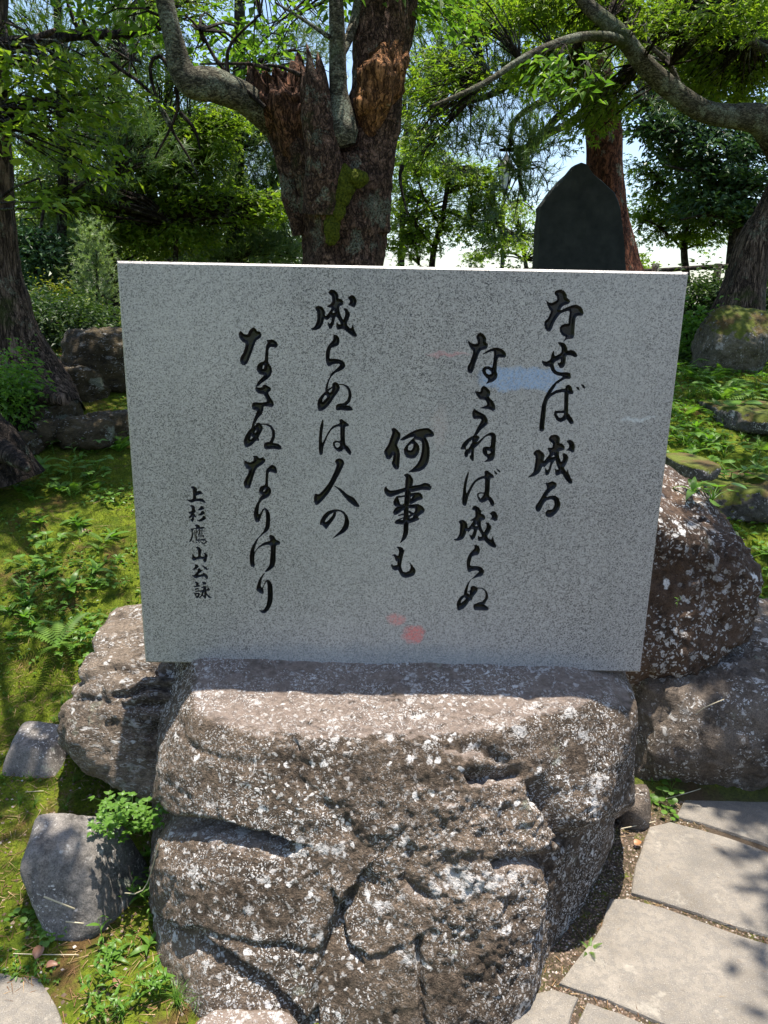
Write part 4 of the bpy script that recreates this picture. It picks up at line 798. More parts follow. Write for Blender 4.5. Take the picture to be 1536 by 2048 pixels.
part('moss_cushion', [moss_ball((686, 372), 44, 70, Y - .24, 2), moss_ball((712, 358), 44, 34, Y - .24, 3), moss_ball((690, 345), 30, 26, Y - .24, 6), moss_ball((676, 405), 26, 60, Y - .25, 4), moss_ball((664, 450), 28, 80, Y - .24, 5)], M['moss'], root)
sk = [pp(322, -40, 4.1), pp(338, 40, 4.1), pp(350, 90, 4.1), pp(664, -120, 4.3), pp(672, 0, 4.3), pp(722, -40, 4.5), pp(400, 60, 4.2), pp(520, 30, 4.2)]
crown(root, sk, [(pp(455, 90, 4.9), (.32, .3, .18), .45), (pp(255, 10, 4.1), (.2, .4, .09), .8), (pp(590, -30, 4.4), (.4, .4, .10), .6), (pp(850, 0, 4.6), (.3, .4, .1), .7), (pp(560, -180, 4.2), (1.3, 1.0, .3), 1.2)],
      'leaf', LF['cherry'], M['bark_dark'], .065, 150, 15, .20, seed=21, twr=.006)

# --- leaning shaggy trunk at the left edge
Y = 4.6; b = pp(60, 800, Y)
root = thing('leaning_cedar', (b[0], Y, float(hgt(b[0], Y)) - .05), 'shaggy brown trunk leaning out of the picture at the left edge', 'tree', None)
T = [tube([pp(80, 830, Y - .1), pp(52, 740, Y), pp(20, 640, Y), pp(-2, 540, Y), pp(-15, 420, Y), pp(-25, 300, Y), pp(-30, 120, Y), pp(-32, -80, Y), pp(-20, -400, Y)], [pxr(Y, 170), pxr(Y, 128), pxr(Y, 92), pxr(Y, 76), pxr(Y, 76), pxr(Y, 78), pxr(Y, 76), pxr(Y, 72), pxr(Y, 60)], 56, .02, .03, 9, 31, flute=.07),
     tube([pp(40, 760, Y - .1), pp(80, 790, Y - .3), pp(130, 800, Y - .5)], [pxr(Y, 60), pxr(Y, 40), pxr(Y, 20)], 20, .03, .015, 9, 32), tube([pp(70, 760, Y - .1), pp(110, 780, Y - .1), pp(150, 812, Y - .1)], [pxr(Y, 50), pxr(Y, 40), pxr(Y, 20)], 20, .03, .015, 9, 33)]
part('trunk', T, M['bark_shag'], root)
part('limb', [tube([pp(-30, 95, Y), pp(30, 85, Y - .1), pp(70, 78, Y - .2), pp(110, 60, Y - .3)], [pxr(Y, 26), pxr(Y, 22), pxr(Y, 14), pxr(Y, 6)], 12, .03, .006, 9, 34)], M['bark_shag'], root)
crown(root, [pp(-30, y, Y) for y in (420, 250, 120, 0, -150, -400)], [(pp(60, 190, 3.9), (.32, .5, .24), 1.4), (pp(130, 170, 3.9), (.26, .4, .16), 1.0), (pp(30, 30, 4.4), (.3, .5, .12), .4), (pp(90, 300, 4.2), (.3, .4, .14), .5), (pp(20, -200, 4.6), (1.0, .8, .4), .8), (pp(60, 395, 4.0), (.16, .3, .05), .25)],
      'leaf', LF['maple'], M['bark_dark'], .058, 200, 17, .24, seed=33, flatness=.12, twr=.006)
# --- second butt at the left edge
Y = 3.5; b = pp(5, 900, Y)
root = thing('broad_dark_trunk', (b[0], Y, float(hgt(b[0], Y)) - .05), 'flared grey foot of a trunk cut off by the left edge below the leaning cedar', 'tree')
part('trunk', [tube([pp(0, 960, Y), pp(-20, 900, Y), pp(-50, 840, Y + .05), pp(-80, 740, Y + .1), pp(-110, 600, Y + .1), pp(-130, 300, Y + .1), pp(-150, -200, Y)], [pxr(Y, 160), pxr(Y, 120), pxr(Y, 90), pxr(Y, 70), pxr(Y, 62), pxr(Y, 56), pxr(Y, 45)], 40, .025, .02, 7, 41, flute=.08),
               tube([pp(0, 900, Y - .1), pp(30, 915, Y - .2), pp(56, 940, Y - .3)], [pxr(Y, 50), pxr(Y, 36), pxr(Y, 10)], 14, .03, .01, 7, 42)], M['bark_dark'], root)

# --- red pine behind the stele
Y = 9.0; b = pp(1240, 600, Y)
root = thing('red_pine', (b[0], Y, float(hgt(b[0], Y)) - .1), 'tall pine with a red lower trunk flaring behind the dark pointed stele', 'tree')
part('trunk', [tube([pp(1243, 620, Y), pp(1232, 540, Y), pp(1218, 450, Y), pp(1210, 360, Y), pp(1206, 260, Y), pp(1192, 170, Y), pp(1178, 90, Y), pp(1172, 0, Y), pp(1165, -200, Y)], [pxr(Y, 150), pxr(Y, 92), pxr(Y, 72), pxr(Y, 66), pxr(Y, 64), pxr(Y, 62), pxr(Y, 66), pxr(Y, 60), pxr(Y, 50)], 36, .04, .03, 6, 51, flute=.05)], M['bark_pine'], root)
br = []
for a in ([(1190, 90), (1100, 110), (1000, 180), (930, 205), (860, 215)], [(1190, 170), (1120, 230), (1060, 290), (1000, 300)], [(1185, 60), (1060, 40), (960, 70), (880, 120)], [(1200, 200), (1150, 240), (1080, 280), (1040, 340), (1050, 400)], [(1185, 30), (1300, 40), (1400, 60)], [(1205, 190), (1250, 160), (1330, 150)], [(1178, 110), (1120, 180), (1035, 235), (1020, 300)]):
    q = [pp(x, y, Y - .5 - .25 * k) for k, (x, y) in enumerate(a)]; br.append(tube(q, list(np.linspace(pxr(Y, 16), pxr(Y, 5), len(q))), 8, .08, .004, 6, 3, cap=False))
part('branch', br, M['bark_dark'], root, kind='stuff')
crown(root, [pp(x, y, 8.3) for x, y in ((1190, 90), (1100, 110), (1000, 180), (930, 205), (860, 215), (1120, 230), (1060, 290), (1060, 40), (960, 70), (1150, 240), (1080, 280), (1040, 340), (1300, 40), (1250, 160), (1178, -60), (1172, -200))],
      [(pp(930, 90, 8), (.8, .7, .45), 2.2), (pp(900, 190, 8), (.55, .6, .25), 1.3), (pp(1030, 60, 8), (.7, .7, .4), 1.6), (pp(1060, 340, 7.8), (.3, .4, .35), .9), (pp(1000, 270, 7.8), (.5, .5, .2), .9), (pp(1130, 120, 8.2), (.5, .6, .4), 1.), (pp(1050, 200, 8), (.35, .5, .3), .6), (pp(1300, 120, 8.6), (.7, .6, .5), 1.2), (pp(870, 290, 8), (.3, .5, .2), .6), (pp(1010, 430, 7.8), (.35, .4, .2), .3), (pp(1120, -160, 8.6), (2.2, 1.6, .9), 1.5)],
      'needle', LF['pine'], M['bark_dark'], .115, 560, 4, .22, seed=55, tufts=17, twr=.008)

# --- curved cherry on the right
Y = 6.2; b = pp(1480, 640, Y)
root = thing('curved_cherry_tree', (b[0], Y, float(hgt(b[0], Y)) - .1), 'bent cherry tree at the right edge whose mottled limb arches back over the stele', 'tree')
part('trunk', [tube([pp(1462, 680, Y), pp(1478, 620, Y), pp(1492, 560, Y), pp(1512, 490, Y), pp(1545, 430, Y), pp(1570, 360, Y), pp(1562, 300, Y), pp(1535, 255, Y - .1)], [pxr(Y, 130), pxr(Y, 92), pxr(Y, 72), pxr(Y, 66), pxr(Y, 60), pxr(Y, 52), pxr(Y, 48), pxr(Y, 46)], 40, .025, .02, 8, 61, flute=.09),
               tube([pp(1440, 640, Y - .1), pp(1410, 690, Y - .3), pp(1380, 730, Y - .4)], [pxr(Y, 46), pxr(Y, 26), pxr(Y, 12)], 14, .04, .01, 8, 62)], M['bark_shag'], root)
part('limb', [tube([pp(1552, 275, Y - .1), pp(1520, 240, Y - .15), pp(1470, 232, Y - .2), pp(1420, 226, Y - .25), pp(1370, 200, Y - .3), pp(1325, 165, Y - .35), pp(1285, 125, Y - .4), pp(1250, 80, Y - .45), pp(1215, 45, Y - .5), pp(1175, 10, Y - .5), pp(1120, -60, Y - .5)],
                   [pxr(Y, 46), pxr(Y, 46), pxr(Y, 38), pxr(Y, 36), pxr(Y, 34), pxr(Y, 33), pxr(Y, 30), pxr(Y, 27), pxr(Y, 24), pxr(Y, 21), pxr(Y, 16)], 26, .03, .012, 8, 63)], M['bark_young'], root, label='mottled grey limb arching left')
part('limb', [tube([pp(1250, 85, Y - .45), pp(1215, 74, Y - .6), pp(1160, 74, Y - .75), pp(1100, 92, Y - .9), pp(1040, 120, Y - 1.), pp(980, 160, Y - 1.1), pp(930, 185, Y - 1.2), (pp(860, 214, Y - 1.3))], [pxr(Y, 16), pxr(Y, 15), pxr(Y, 14), pxr(Y, 12), pxr(Y, 10), pxr(Y, 9), pxr(Y, 7), pxr(Y, 5)], 10, .04, .004, 8, 64),
              tube([pp(1536, 100, Y - .4), pp(1500, 80, Y - .4), pp(1480, 30, Y - .4), pp(1475, -40, Y - .4)], [pxr(Y, 14), pxr(Y, 16), pxr(Y, 14), pxr(Y, 12)], 10, .04, .004, 8, 65),
              tube([pp(1370, 200, Y - .3), pp(1340, 130, Y - .3), pp(1300, 90, Y - .35), pp(1290, 40, Y - .3)], [pxr(Y, 10), pxr(Y, 9), pxr(Y, 7), pxr(Y, 5)], 8, .04, .003, 8, 66)], M['bark_young'], root)
sk = [pp(x, y, Y - .4) for x, y in ((1470, 232), (1420, 226), (1370, 200), (1325, 165), (1285, 125), (1250, 80), (1215, 45), (1175, 10), (1120, -60), (1500, 80), (1480, 30), (1160, 74), (1100, 92), (1040, 120), (980, 160), (1340, 130))]
crown(root, sk, [(pp(1390, 70, 6.9), (.75, .5, .30), 2.0), (pp(1480, 110, 6.7), (.5, .5, .40), 1.5), (pp(1290, 20, 6.6), (.6, .5, .14), 1.0), (pp(1130, 30, 6.3), (.55, .5, .16), 1.2), (pp(1110, 150, 6.2), (.3, .35, .10), .6), (pp(1180, 215, 6.3), (.22, .3, .22), .7), (pp(1440, 160, 6.6), (.5, .4, .12), .7), (pp(1010, 10, 6.0), (.5, .4, .12), .9), (pp(1400, -130, 6.), (1.4, 1.0, .3), .9), (pp(900, 150, 5.8), (.25, .3, .2), .5), (pp(830, 260, 5.6), (.10, .2, .3), .25),
                 (pp(1500, 40, 5.3), (.25, .3, .10), .35), (pp(1400, 30, 5.3), (.35, .3, .08), .35)],
      'maple', LF['maple'], M['bark_dark'], .046, 900, 18, .21, seed=66, flatness=.12, twr=.006)
crown(root, [pp(1175, 120, 4.6), pp(1130, 90, 4.6)], [(pp(1120, 130, 4.4), (.14, .2, .05), 1), (pp(1160, 165, 4.4), (.14, .15, .05), 1)], 'leaf', LF['cherry'], M['bark_dark'], .06, 14, 9, .14, seed=67, flatness=.1, twr=.004)

# unseen leaf sprays added above the frame, set by the shade they must cast
def shade_sprays(root, polys, zlo, zhi, n, seed, leafm, L=.07, per=20, spray=.11, base=None):
    r = np.random.default_rng(seed); C = []
    for poly, gz in polys:
        q = np.array(poly if abs(poly[0][0]) < 20 and abs(poly[0][1]) < 20 else [at_z(x, y, gz)[:2] for x, y in poly]); lo, hi = q.min(0), q.max(0); k = 0; A = abs(sum(q[i - 1][0] * q[i][1] - q[i][0] * q[i - 1][1] for i in range(len(q)))) / 2; m = int(n * A)
        while k < m:
            p = r.uniform(lo, hi)
            if poly_sdf(p[None], q)[0] < -.01: h = r.uniform(zlo, zhi) - gz; C.append([p[0] + SDIR[0] / SDIR[2] * h, p[1] + SDIR[1] / SDIR[2] * h, gz + h]); k += 1
    C = np.array(C); C = C[sun_keep(C, dap=False)]; n_ = len(C); P = C[:, None] + r.normal(0, 1, (n_, per, 3)) * spray * np.array([.6, .6, .3]); D = r.normal(0, 1, (n_, per, 3)) * [1, 1, .35]; P = P.reshape(-1, 3); D = D.reshape(-1, 3)
    Lr = L * r.uniform(.7, 1.2, len(P)); part('crown', leaves(P, D, Lr, Lr * .5, r.normal(0, .4, len(P))), leafm, root, smooth=False)  # added out-of-view leaves that cast the shade
    if base is not None:
        cen = C.mean(0); tw = [tube([base, (base + cen) / 2 + [0, 0, .25], cen], [.035, .022, .012], 8, .1, .003, 6, 1)]
        for c in C[::6]: tw.append(tube([cen + (c - cen) * .05, (cen + c) / 2 + [0, 0, .04], c], [.008, .006, .003], 4, .1, 0, cap=False))
        part('branch', tw, M['bark_dark'], root, kind='stuff')  # branch added to carry these sprays
OLD = [o for o in bpy.data.objects if o.name.startswith('leaning_cedar')][0]
shade_sprays(OLD, [([(215, 1680), (318, 1680), (318, 1760), (225, 1760)], .05), ([(45, 1762), (318, 1765), (330, 2060), (150, 2060), (125, 1990), (85, 1930), (30, 1880)], .05), ([(100, 1465), (150, 1470), (150, 1570), (60, 1580), (30, 1545)], .12), ([(-50, 1600), (60, 1590), (60, 1730), (-50, 1700)], .05)],
            3.0, 3.5, 240, 5, LF['cherry'], .07, 16, .075, np.array([-1.9, 4.2, 3.6]))
CUR = [o for o in bpy.data.objects if o.name.startswith('curved_cherry_tree')][0]
shade_sprays(CUR, [([(1300, 1470), (1536, 1400), (1750, 1400), (1750, 1680), (1536, 1640), (1400, 1600), (1330, 1610), (1296, 1560)], .0), ([(1440, 1300), (1700, 1290), (1700, 1440), (1500, 1450)], .35), ([(1500, 1700), (1800, 1720), (1800, 1760), (1480, 1745)], 0), ([(1450, 1800), (1800, 1815), (1800, 1850), (1500, 1840)], 0), ([(1495, 1900), (1800, 1910), (1800, 2100), (1520, 1990)], 0)],
            3.6, 4.4, 240, 6, LF['maple'], .07, 16, .10, np.array([2.9, 5.0, 4.2]))
shade_sprays(OLD, [([(-60, 860), (262, 850), (268, 960), (150, 985), (-60, 1010)], .65)], 3.8, 4.4, 45, 9, LF['cherry'], .07, 18, .11, np.array([-2.2, 4.6, 4.2]))
shade_sprays(OLD, [([(-60, 1080), (272, 975), (272, 1010), (-60, 1110)], .5), ([(-60, 1160), (276, 1070), (278, 1120), (150, 1170), (-60, 1225)], .45), ([(60, 1290), (200, 1240), (200, 1270), (60, 1340)], .35), ([(-60, 1380), (130, 1300), (140, 1340), (-60, 1440)], .3)], 3.3, 3.8, 70, 10, LF['cherry'], .06, 14, .06, np.array([-2.2, 4.2, 3.8]))
shade_sprays(CUR, [([(1.25, 2.9), (3.2, 2.9), (3.6, 5.9), (1.9, 5.9)], .9)], 4.6, 5.2, 26, 12, LF['maple'], .075, 26, .14, np.array([3.4, 5.6, 4.6]))
shade_sprays(OLD, [([(-3.2, 3.7), (-1.1, 3.7), (-1.4, 6.0), (-3.4, 6.0)], .95)], 4.2, 5.0, 22, 8, LF['cherry'], .09, 26, .18, np.array([-2.4, 5.0, 4.6]))

# --- background trees: generic builder
def bg_tree(name, label, cat_xy, Y, trunk_px, wpx, blobs, kind, leafm, bark, leafL, nspray, per, spray_r, seed, branches=(), group=None, sun=False, **kw):
    b = pp(trunk_px[0][0], trunk_px[0][1], Y); root = thing(name, (b[0], Y, float(hgt(b[0], Y)) - .1), label, 'tree', group)
    low = np.array([b[0], Y, float(hgt(b[0], Y)) - .15]); pts = [low] + [pp(x, y, Y) for x, y in trunk_px]
    rr = [pxr(Y, wpx) * 1.25] + list(np.linspace(pxr(Y, wpx), pxr(Y, wpx) * .5, len(trunk_px)))
    part('trunk', [tube(pts, rr, 14, .1, pxr(Y, wpx) * .15, 5, seed)], bark, root)
    if branches:
        bb = []
        for a in branches: q = [pp(x, y, Y - .2 * k) for k, (x, y) in enumerate(a)]; bb.append(tube(q, list(np.linspace(pxr(Y, wpx) * .4, pxr(Y, 3), len(q))), 6, .1, 0, cap=False))
        part('branch', bb, bark, root, kind='stuff')
    crown(root, pts + [pp(x, y, Y) for a in branches for x, y in a], [(pp(x, y, Y + dz), (rx * Y / FPX, max(rx, ry) * Y / FPX * .8, ry * Y / FPX), w) for x, y, rx, ry, w, dz in blobs], kind, leafm, bark, leafL, nspray, per, spray_r, sun=sun, seed=seed, **kw)
    return root
bg_tree('dark_cedar', 'black-green cedar with flat drooping layers and a leaning dark trunk at the right', 0, 12., [(1462, 560), (1470, 480), (1480, 400), (1488, 300), (1480, 150), (1470, -50), (1470, -250)], 26,
        [(1420, 300, 110, 26, 1.3, 0), (1470, 360, 110, 24, 1.3, 0), (1330, 260, 60, 24, .8, 0), (1380, 215, 90, 24, .8, .3), (1440, 420, 80, 24, 1., 0), (1500, 250, 70, 40, 1., 0), (1400, 120, 130, 60, 2.2, .6), (1500, 60, 90, 60, 1.2, .5), (1300, 190, 60, 40, .7, .6), (1510, 430, 40, 20, .5, 0), (1320, 60, 80, 50, 1., 1.)],
        'leaf', LF['fir'], M['bark_dark'], .10, 760, 26, .40, 71, flatness=.10, branches=([(1475, 450), (1420, 430), (1360, 440)], [(1480, 390), (1400, 350), (1330, 330)], [(1486, 300), (1400, 270), (1310, 260)], [(1480, 200), (1400, 190), (1290, 200)]))
bg_tree('pale_maple', 'small bright yellow-green maple standing between the stele and the dark cedar', 0, 13., [(1372, 570), (1368, 500), (1372, 430), (1360, 370), (1350, 330)], 14,
        [(1345, 430, 85, 22, 1.6, 0), (1320, 350, 60, 26, .9, 0), (1390, 400, 60, 20, .9, 0), (1320, 470, 60, 14, .5, 0), (1410, 470, 60, 22, .9, 0), (1330, 390, 60, 14, .7, 0), (1290, 430, 30, 14, .3, 0)],
        'maple', LF['maple'], M['bark_dark'], .075, 330, 17, .34, 72, flatness=.10, branches=([(1368, 500), (1320, 455), (1290, 440)], [(1370, 470), (1410, 440)], [(1366, 400), (1320, 360)]))
bg_tree('young_maple', 'slender twin-stemmed maple with light leaves just right of the old cherry trunk', 0, 10., [(862, 560), (868, 500), (884, 440), (892, 390), (900, 340)], 13,
        [(850, 330, 60, 30, 1., 0), (930, 360, 60, 24, 1., 0), (820, 430, 40, 60, 1.1, 0), (900, 450, 70, 26, 1., 0), (960, 440, 50, 30, .9, 0), (830, 490, 50, 26, .8, 0), (1000, 490, 46, 20, .4, 0), (980, 400, 40, 26, .5, 0)],
        'maple', LF['maple'], M['bark_dark'], .060, 400, 17, .26, 73, flatness=.12, branches=([(872, 500), (840, 460), (830, 440)], [(890, 420), (940, 440), (985, 440)], [(880, 450), (850, 400), (830, 340)], [(838, 530), (830, 470), (836, 400)]))
bg_tree('young_maple', 'sparse light-leaved tree right of the lamp post with its foot hidden by the slab', 0, 14., [(1060, 600), (1050, 520), (1040, 470), (1030, 400)], 9,
        [(1040, 430, 40, 20, 1., 0), (1060, 480, 40, 20, 1., 0), (1010, 470, 30, 16, .6, 0), (1250, 520, 30, 10, .3, 0), (960, 510, 30, 8, .4, 0)],
        'maple', LF['maple'], M['bark_dark'], .07, 120, 15, .32, 74, flatness=.12)
# conifers that fill the left half
bg_tree('tall_pine', 'tall pine with blue-green needles behind the leaning cedar at the far left', 0, 9., [(118, 640), (120, 520), (126, 350), (120, 150), (110, -100)], 24,
        [(100, 80, 110, 60, 2.2, 0), (60, 250, 70, 60, 1.2, 0), (170, 330, 80, 50, 1.3, 0), (110, 470, 70, 40, .9, 0), (60, 560, 70, 26, .6, 0), (200, 200, 80, 50, 1.4, 0), (250, 90, 70, 60, 1.4, .5), (150, -150, 240, 80, 1.0, 0), (290, 300, 60, 40, .6, 0)],
        'needle', LF['pine'], M['bark_dark'], .12, 520, 4, .26, 75, tufts=15, branches=([(120, 520), (70, 480), (40, 440)], [(124, 400), (180, 360), (230, 350)], [(122, 300), (60, 260)], [(120, 200), (200, 170), (260, 120)]))
bg_tree('straight_pine', 'pine with a thick dark straight trunk beside the upper left corner of the slab', 0, 10.5, [(222, 640), (224, 540), (228, 420), (232, 250), (236, 50), (240, -150)], 30,
        [(300, 380, 80, 50, 1.4, 0), (380, 440, 70, 50, 1.5, 0), (260, 480, 60, 36, 1., 0), (330, 270, 90, 50, 1.6, 0), (200, 420, 60, 40, .8, 0), (300, 140, 90, 50, 1.3, 0), (400, 330, 60, 50, 1.1, 0), (330, 10, 120, 50, 1.3, 0)],
        'leaf', LF['hinoki'], M['bark_dark'], .066, 520, 30, .26, 76, flatness=.22, branches=([(226, 450), (300, 400), (380, 420)], [(230, 330), (320, 280), (390, 300)]))
bg_tree('dark_pine', 'dark pine whose trunk shows left of the old cherry at the slab top', 0, 11.5, [(468, 620), (468, 520), (470, 440), (474, 330), (478, 150), (480, -100)], 36,
        [(450, 400, 80, 50, 1.6, 0), (540, 440, 60, 60, 1.5, 0), (420, 490, 90, 36, 1.6, 0), (520, 340, 70, 60, 1.2, 0), (500, 260, 60, 36, .7, 0), (380, 250, 60, 50, 1., 0), (560, 500, 60, 30, 1., 0), (560, 300, 40, 60, .8, 0), (600, 90, 90, 60, 1., 1.), (480, 130, 90, 40, .6, 0), (480, -80, 160, 40, .6, 0)],
        'needle', LF['pine'], M['bark_dark'], .14, 760, 4, .30, 77, tufts=16, twr=.01, branches=([(470, 440), (420, 420), (370, 440)], [(472, 400), (540, 380)], [(474, 300), (400, 270), (360, 260)]))
bg_tree('green_cypress', 'yellow-green cypress filling the upper left behind the bare twigs', 0, 13., [(330, 620), (332, 450), (336, 250), (340, 50)], 24,
        [(250, 250, 110, 50, 1.6, 0), (330, 330, 90, 40, 1.2, 0), (120, 360, 100, 50, 1.5, 0), (190, 440, 80, 30, 1., 0), (430, 270, 70, 30, 1., 0), (60, 380, 60, 30, .6, 0), (300, 420, 90, 30, 1., 0), (440, 230, 50, 20, .4, 0)],
        'leaf', LF['hinoki'], M['bark_dark'], .080, 430, 30, .30, 78, flatness=.2)
bg_tree('pale_fir', 'young fir with pale silvery tips beside the upper left edge of the slab', 0, 7.5, [(196, 640), (196, 600), (194, 540), (190, 460)], 7,
        [(195, 620, 40, 12, .9, 0), (200, 580, 40, 14, 1., 0), (192, 540, 34, 14, .9, 0), (190, 500, 24, 16, .7, 0), (188, 465, 14, 14, .4, 0)],
        'needle', LF['pale'], M['bark_dark'], .045, 170, 5, .13, 79, tufts=16, twr=.004)
bg_tree('dark_fir', 'dark layered fir leaning over behind the leaning cedar at the left', 0, 8.5, [(60, 660), (70, 560), (80, 470), (90, 400)], 10,
        [(80, 520, 60, 20, 1., 0), (60, 480, 60, 18, 1., 0), (110, 570, 60, 16, .9, 0), (60, 590, 40, 14, .6, 0)],
        'leaf', LF['fir'], M['bark_dark'], .07, 160, 24, .26, 80, flatness=.14, branches=([(72, 550), (110, 570), (140, 575)], [(76, 520), (40, 500)]))
bg_tree('distant_pine', 'hazy pine crown seen between the old cherry and the red pine', 0, 20., [(800, 600), (805, 450), (812, 250)], 14,
        [(830, 280, 70, 50, 1., 0), (780, 400, 50, 60, 1., 0), (880, 330, 60, 30, .8, 0), (830, 150, 60, 50, .8, 0), (900, 400, 70, 30, .7, 0)],
        'needle', LF['hinoki'], M['bark_dark'], .22, 230, 4, .5, 81, tufts=14)
bg_tree('distant_pine', 'hazy pine crown low behind the branches at the far upper left', 0, 20., [(160, 620), (165, 450), (170, 250)], 14,
        [(160, 300, 100, 60, 1., 0), (260, 200, 90, 60, 1., 0), (60, 130, 90, 60, .9, 0), (420, 330, 90, 50, .9, 0), (340, 480, 90, 40, .9, 0), (540, 380, 60, 70, .7, 0), (180, 520, 60, 30, .4, 0)],
        'needle', LF['pine'], M['bark_dark'], .24, 300, 4, .55, 82, tufts=14)
bg_tree('broad_evergreen', 'dense dark evergreen low behind the pines at the upper left', 0, 17., [(130, 620), (130, 500), (130, 420)], 20,
        [(60, 470, 80, 44, 1., 0), (150, 430, 80, 44, .9, 0), (230, 480, 80, 44, 1., 0), (130, 540, 140, 30, 1., 0), (10, 540, 60, 40, .6, 0)],
        'leaf', LF['hinoki'], M['bark_dark'], .13, 330, 30, .5, 83, flatness=.3)
bg_tree('broad_evergreen', 'dense dark evergreen between the dark pine and the old cherry trunk', 0, 16., [(430, 620), (430, 500), (430, 400)], 20,
        [(330, 510, 80, 26, .9, 0), (430, 500, 80, 30, 1., 0), (530, 500, 80, 34, 1., 0), (450, 560, 160, 24, .8, 0)],
        'leaf', LF['hinoki'], M['bark_dark'], .12, 330, 30, .5, 84, flatness=.3)
bg_tree('bright_maple', 'bright yellow-green maple glowing behind the dark pine at upper left', 0, 10.2, [(350, 620), (352, 450), (350, 300)], 12,
        [(380, 290, 60, 26, 1., 0), (280, 350, 70, 26, 1., 0), (120, 400, 70, 20, .8, -1), (440, 250, 50, 22, .7, 0), (400, 400, 80, 26, .9, 0), (520, 420, 50, 30, .5, 0), (330, 470, 70, 20, .7, 0), (240, 460, 60, 18, .8, 0), (90, 300, 60, 22, .7, 0)],
        'maple', LF['maple'], M['bark_dark'], .080, 460, 18, .34, 85, flatness=.12)
# --- shrubs and hedge
def shrub(name, px, Y, w, h, label, leafm, L, n, seed, per=22, cat='shrub', group=None):
    c = pp(px[0], px[1], Y); g = float(hgt(c[0], Y)); root = thing(name, (c[0], Y, g), label, cat, group); a, b = pxr(Y, w), pxr(Y, h)
    part('stem', [tube([np.array([c[0] + dx * a * .2, Y, g - .05]), c + np.array([dx * a * .5, 0, b * .2])], [.02, .008], 6, .1, 0, cap=False) for dx in (-1, -.3, .4, 1)], M['bark_dark'], root)
    cc = c.copy(); crown(root, [c + np.array([dx * a * .5, 0, 0]) for dx in (-1, 0, 1)], [(cc, (a, min(a, .8), b), 1)], 'leaf', leafm, M['bark_dark'], L, n, per, .16, sun=False, seed=seed, flatness=.5, twr=.004)
    return root
shrub('evergreen_shrub', (130, 655), 6.6, 190, 90, 'dark glossy evergreen bush behind the rockery left of the slab', LF['shrub'], .05, 260, 91)
shrub('evergreen_shrub', (60, 640), 7.4, 160, 80, 'dark bush in deep shade behind the foot of the leaning cedar', LF['shrub'], .05, 170, 92)
shrub('yellow_shrub', (112, 606), 8.0, 56, 34, 'small sunlit yellow-green bush above the dark left bush', LF['yellow'], .04, 60, 93)
shrub('evergreen_shrub', (1410, 610), 7.6, 110, 90, 'dark bush below the wooden fence at the right edge of the slab', LF['shrub'], .05, 190, 94)
shrub('evergreen_shrub', (1530, 600), 7.2, 90, 80, 'dark bush at the right border behind the mossy boulder', LF['shrub'], .05, 130, 95)
shrub('leafy_shrub', (1400, 672), 6.1, 110, 54, 'low leafy bush beside the mossy boulder at upper right', LF['gr'], .05, 80, 96)
shrub('leafy_shrub', (20, 790), 4.1, 90, 80, 'low green bush in front of the leaning cedar at the left edge', LF['gr'], .035, 80, 97)
shrub('evergreen_shrub', (1270, 560), 16., 110, 44, 'rounded light bush far off beyond the fence, just over the slab top', LF['maple'], .09, 120, 98)
for k, (x, w) in enumerate([(330, 300), (560, 260), (760, 240), (980, 260)]):
    shrub('hedge_shrub', (x, 590), 15., w, 110, ['far hedge bush, leftmost behind the slab', 'far hedge bush behind the dark pine trunk', 'far hedge bush behind the old cherry', 'far hedge bush below the lamp post'][k], LF['shrub'], .09, 170, 100 + k)

# --- stele
def prism(outline, Yf, th, mat, rough=.02, n=56, seed=1):
    Q = np.array([(pp(x, y, Yf)[0], pp(x, y, Yf)[2]) for x, y in outline]); out = []
    for a, b in zip(Q, np.roll(Q, -1, 0)):
        m = max(2, int(np.linalg.norm(b - a) / .05))
        for k in range(m): out.append(a + (b - a) * k / m)
    R_ = np.array(out); m = len(R_); c = R_.mean(0); V = []; F = []
    prof = [(.0, .96), (0, 1.0), (.06, 1.015), (.5, 1.02), (.9, 1.0), (1., .9)]
    for t, s_ in prof: V.append(np.c_[c[0] + (R_[:, 0] - c[0]) * s_, np.full(m, Yf + th * t), c[1] + (R_[:, 1] - c[1]) * s_])
    V.insert(0, np.c_[np.full(1, c[0]), [Yf], [c[1]]]); V = np.vstack(V)
    # extra front rings for an uneven face
    for r_ in range(len(prof) - 1):
        for k in range(m): a = 1 + r_ * m + k; b = 1 + r_ * m + (k + 1) % m; F.append((a, b, b + m, a + m))
    T_ = [(0, 1 + (k + 1) % m, 1 + k) for k in range(m)]
    d = fbm(V * 6, 4, seed) * rough; V = V + np.c_[d, d * .4, fbm(V * 6 + 5, 4, seed) * rough]
    return V, [np.array(F), np.array(T_)]
s = NT('dark_slate', .8, .2); n = s.noise(9, 7, .65); M['stele'] = s.fin(s.ramp(n, [(.3, (.014, .016, .015)), (.7, (.036, .038, .034))]), s.bump(n, .006))
Y = 6.6; V, F = prism([(1070, 742), (1078, 530), (1080, 470), (1083, 412), (1090, 402), (1112, 376), (1138, 348), (1150, 334), (1164, 329), (1176, 333), (1184, 346), (1198, 357), (1214, 372), (1230, 384), (1242, 420), (1248, 470), (1252, 530), (1256, 742)], Y, .30, M['stele'])
c = V.mean(0); c[2] = V[:, 2].min(); tag(link('stone_stele', mesh_np('stone_stele', V - c, F, M['stele'], False), None, c), 'dark pointed slate stele in front of the red pine', 'stone monument')

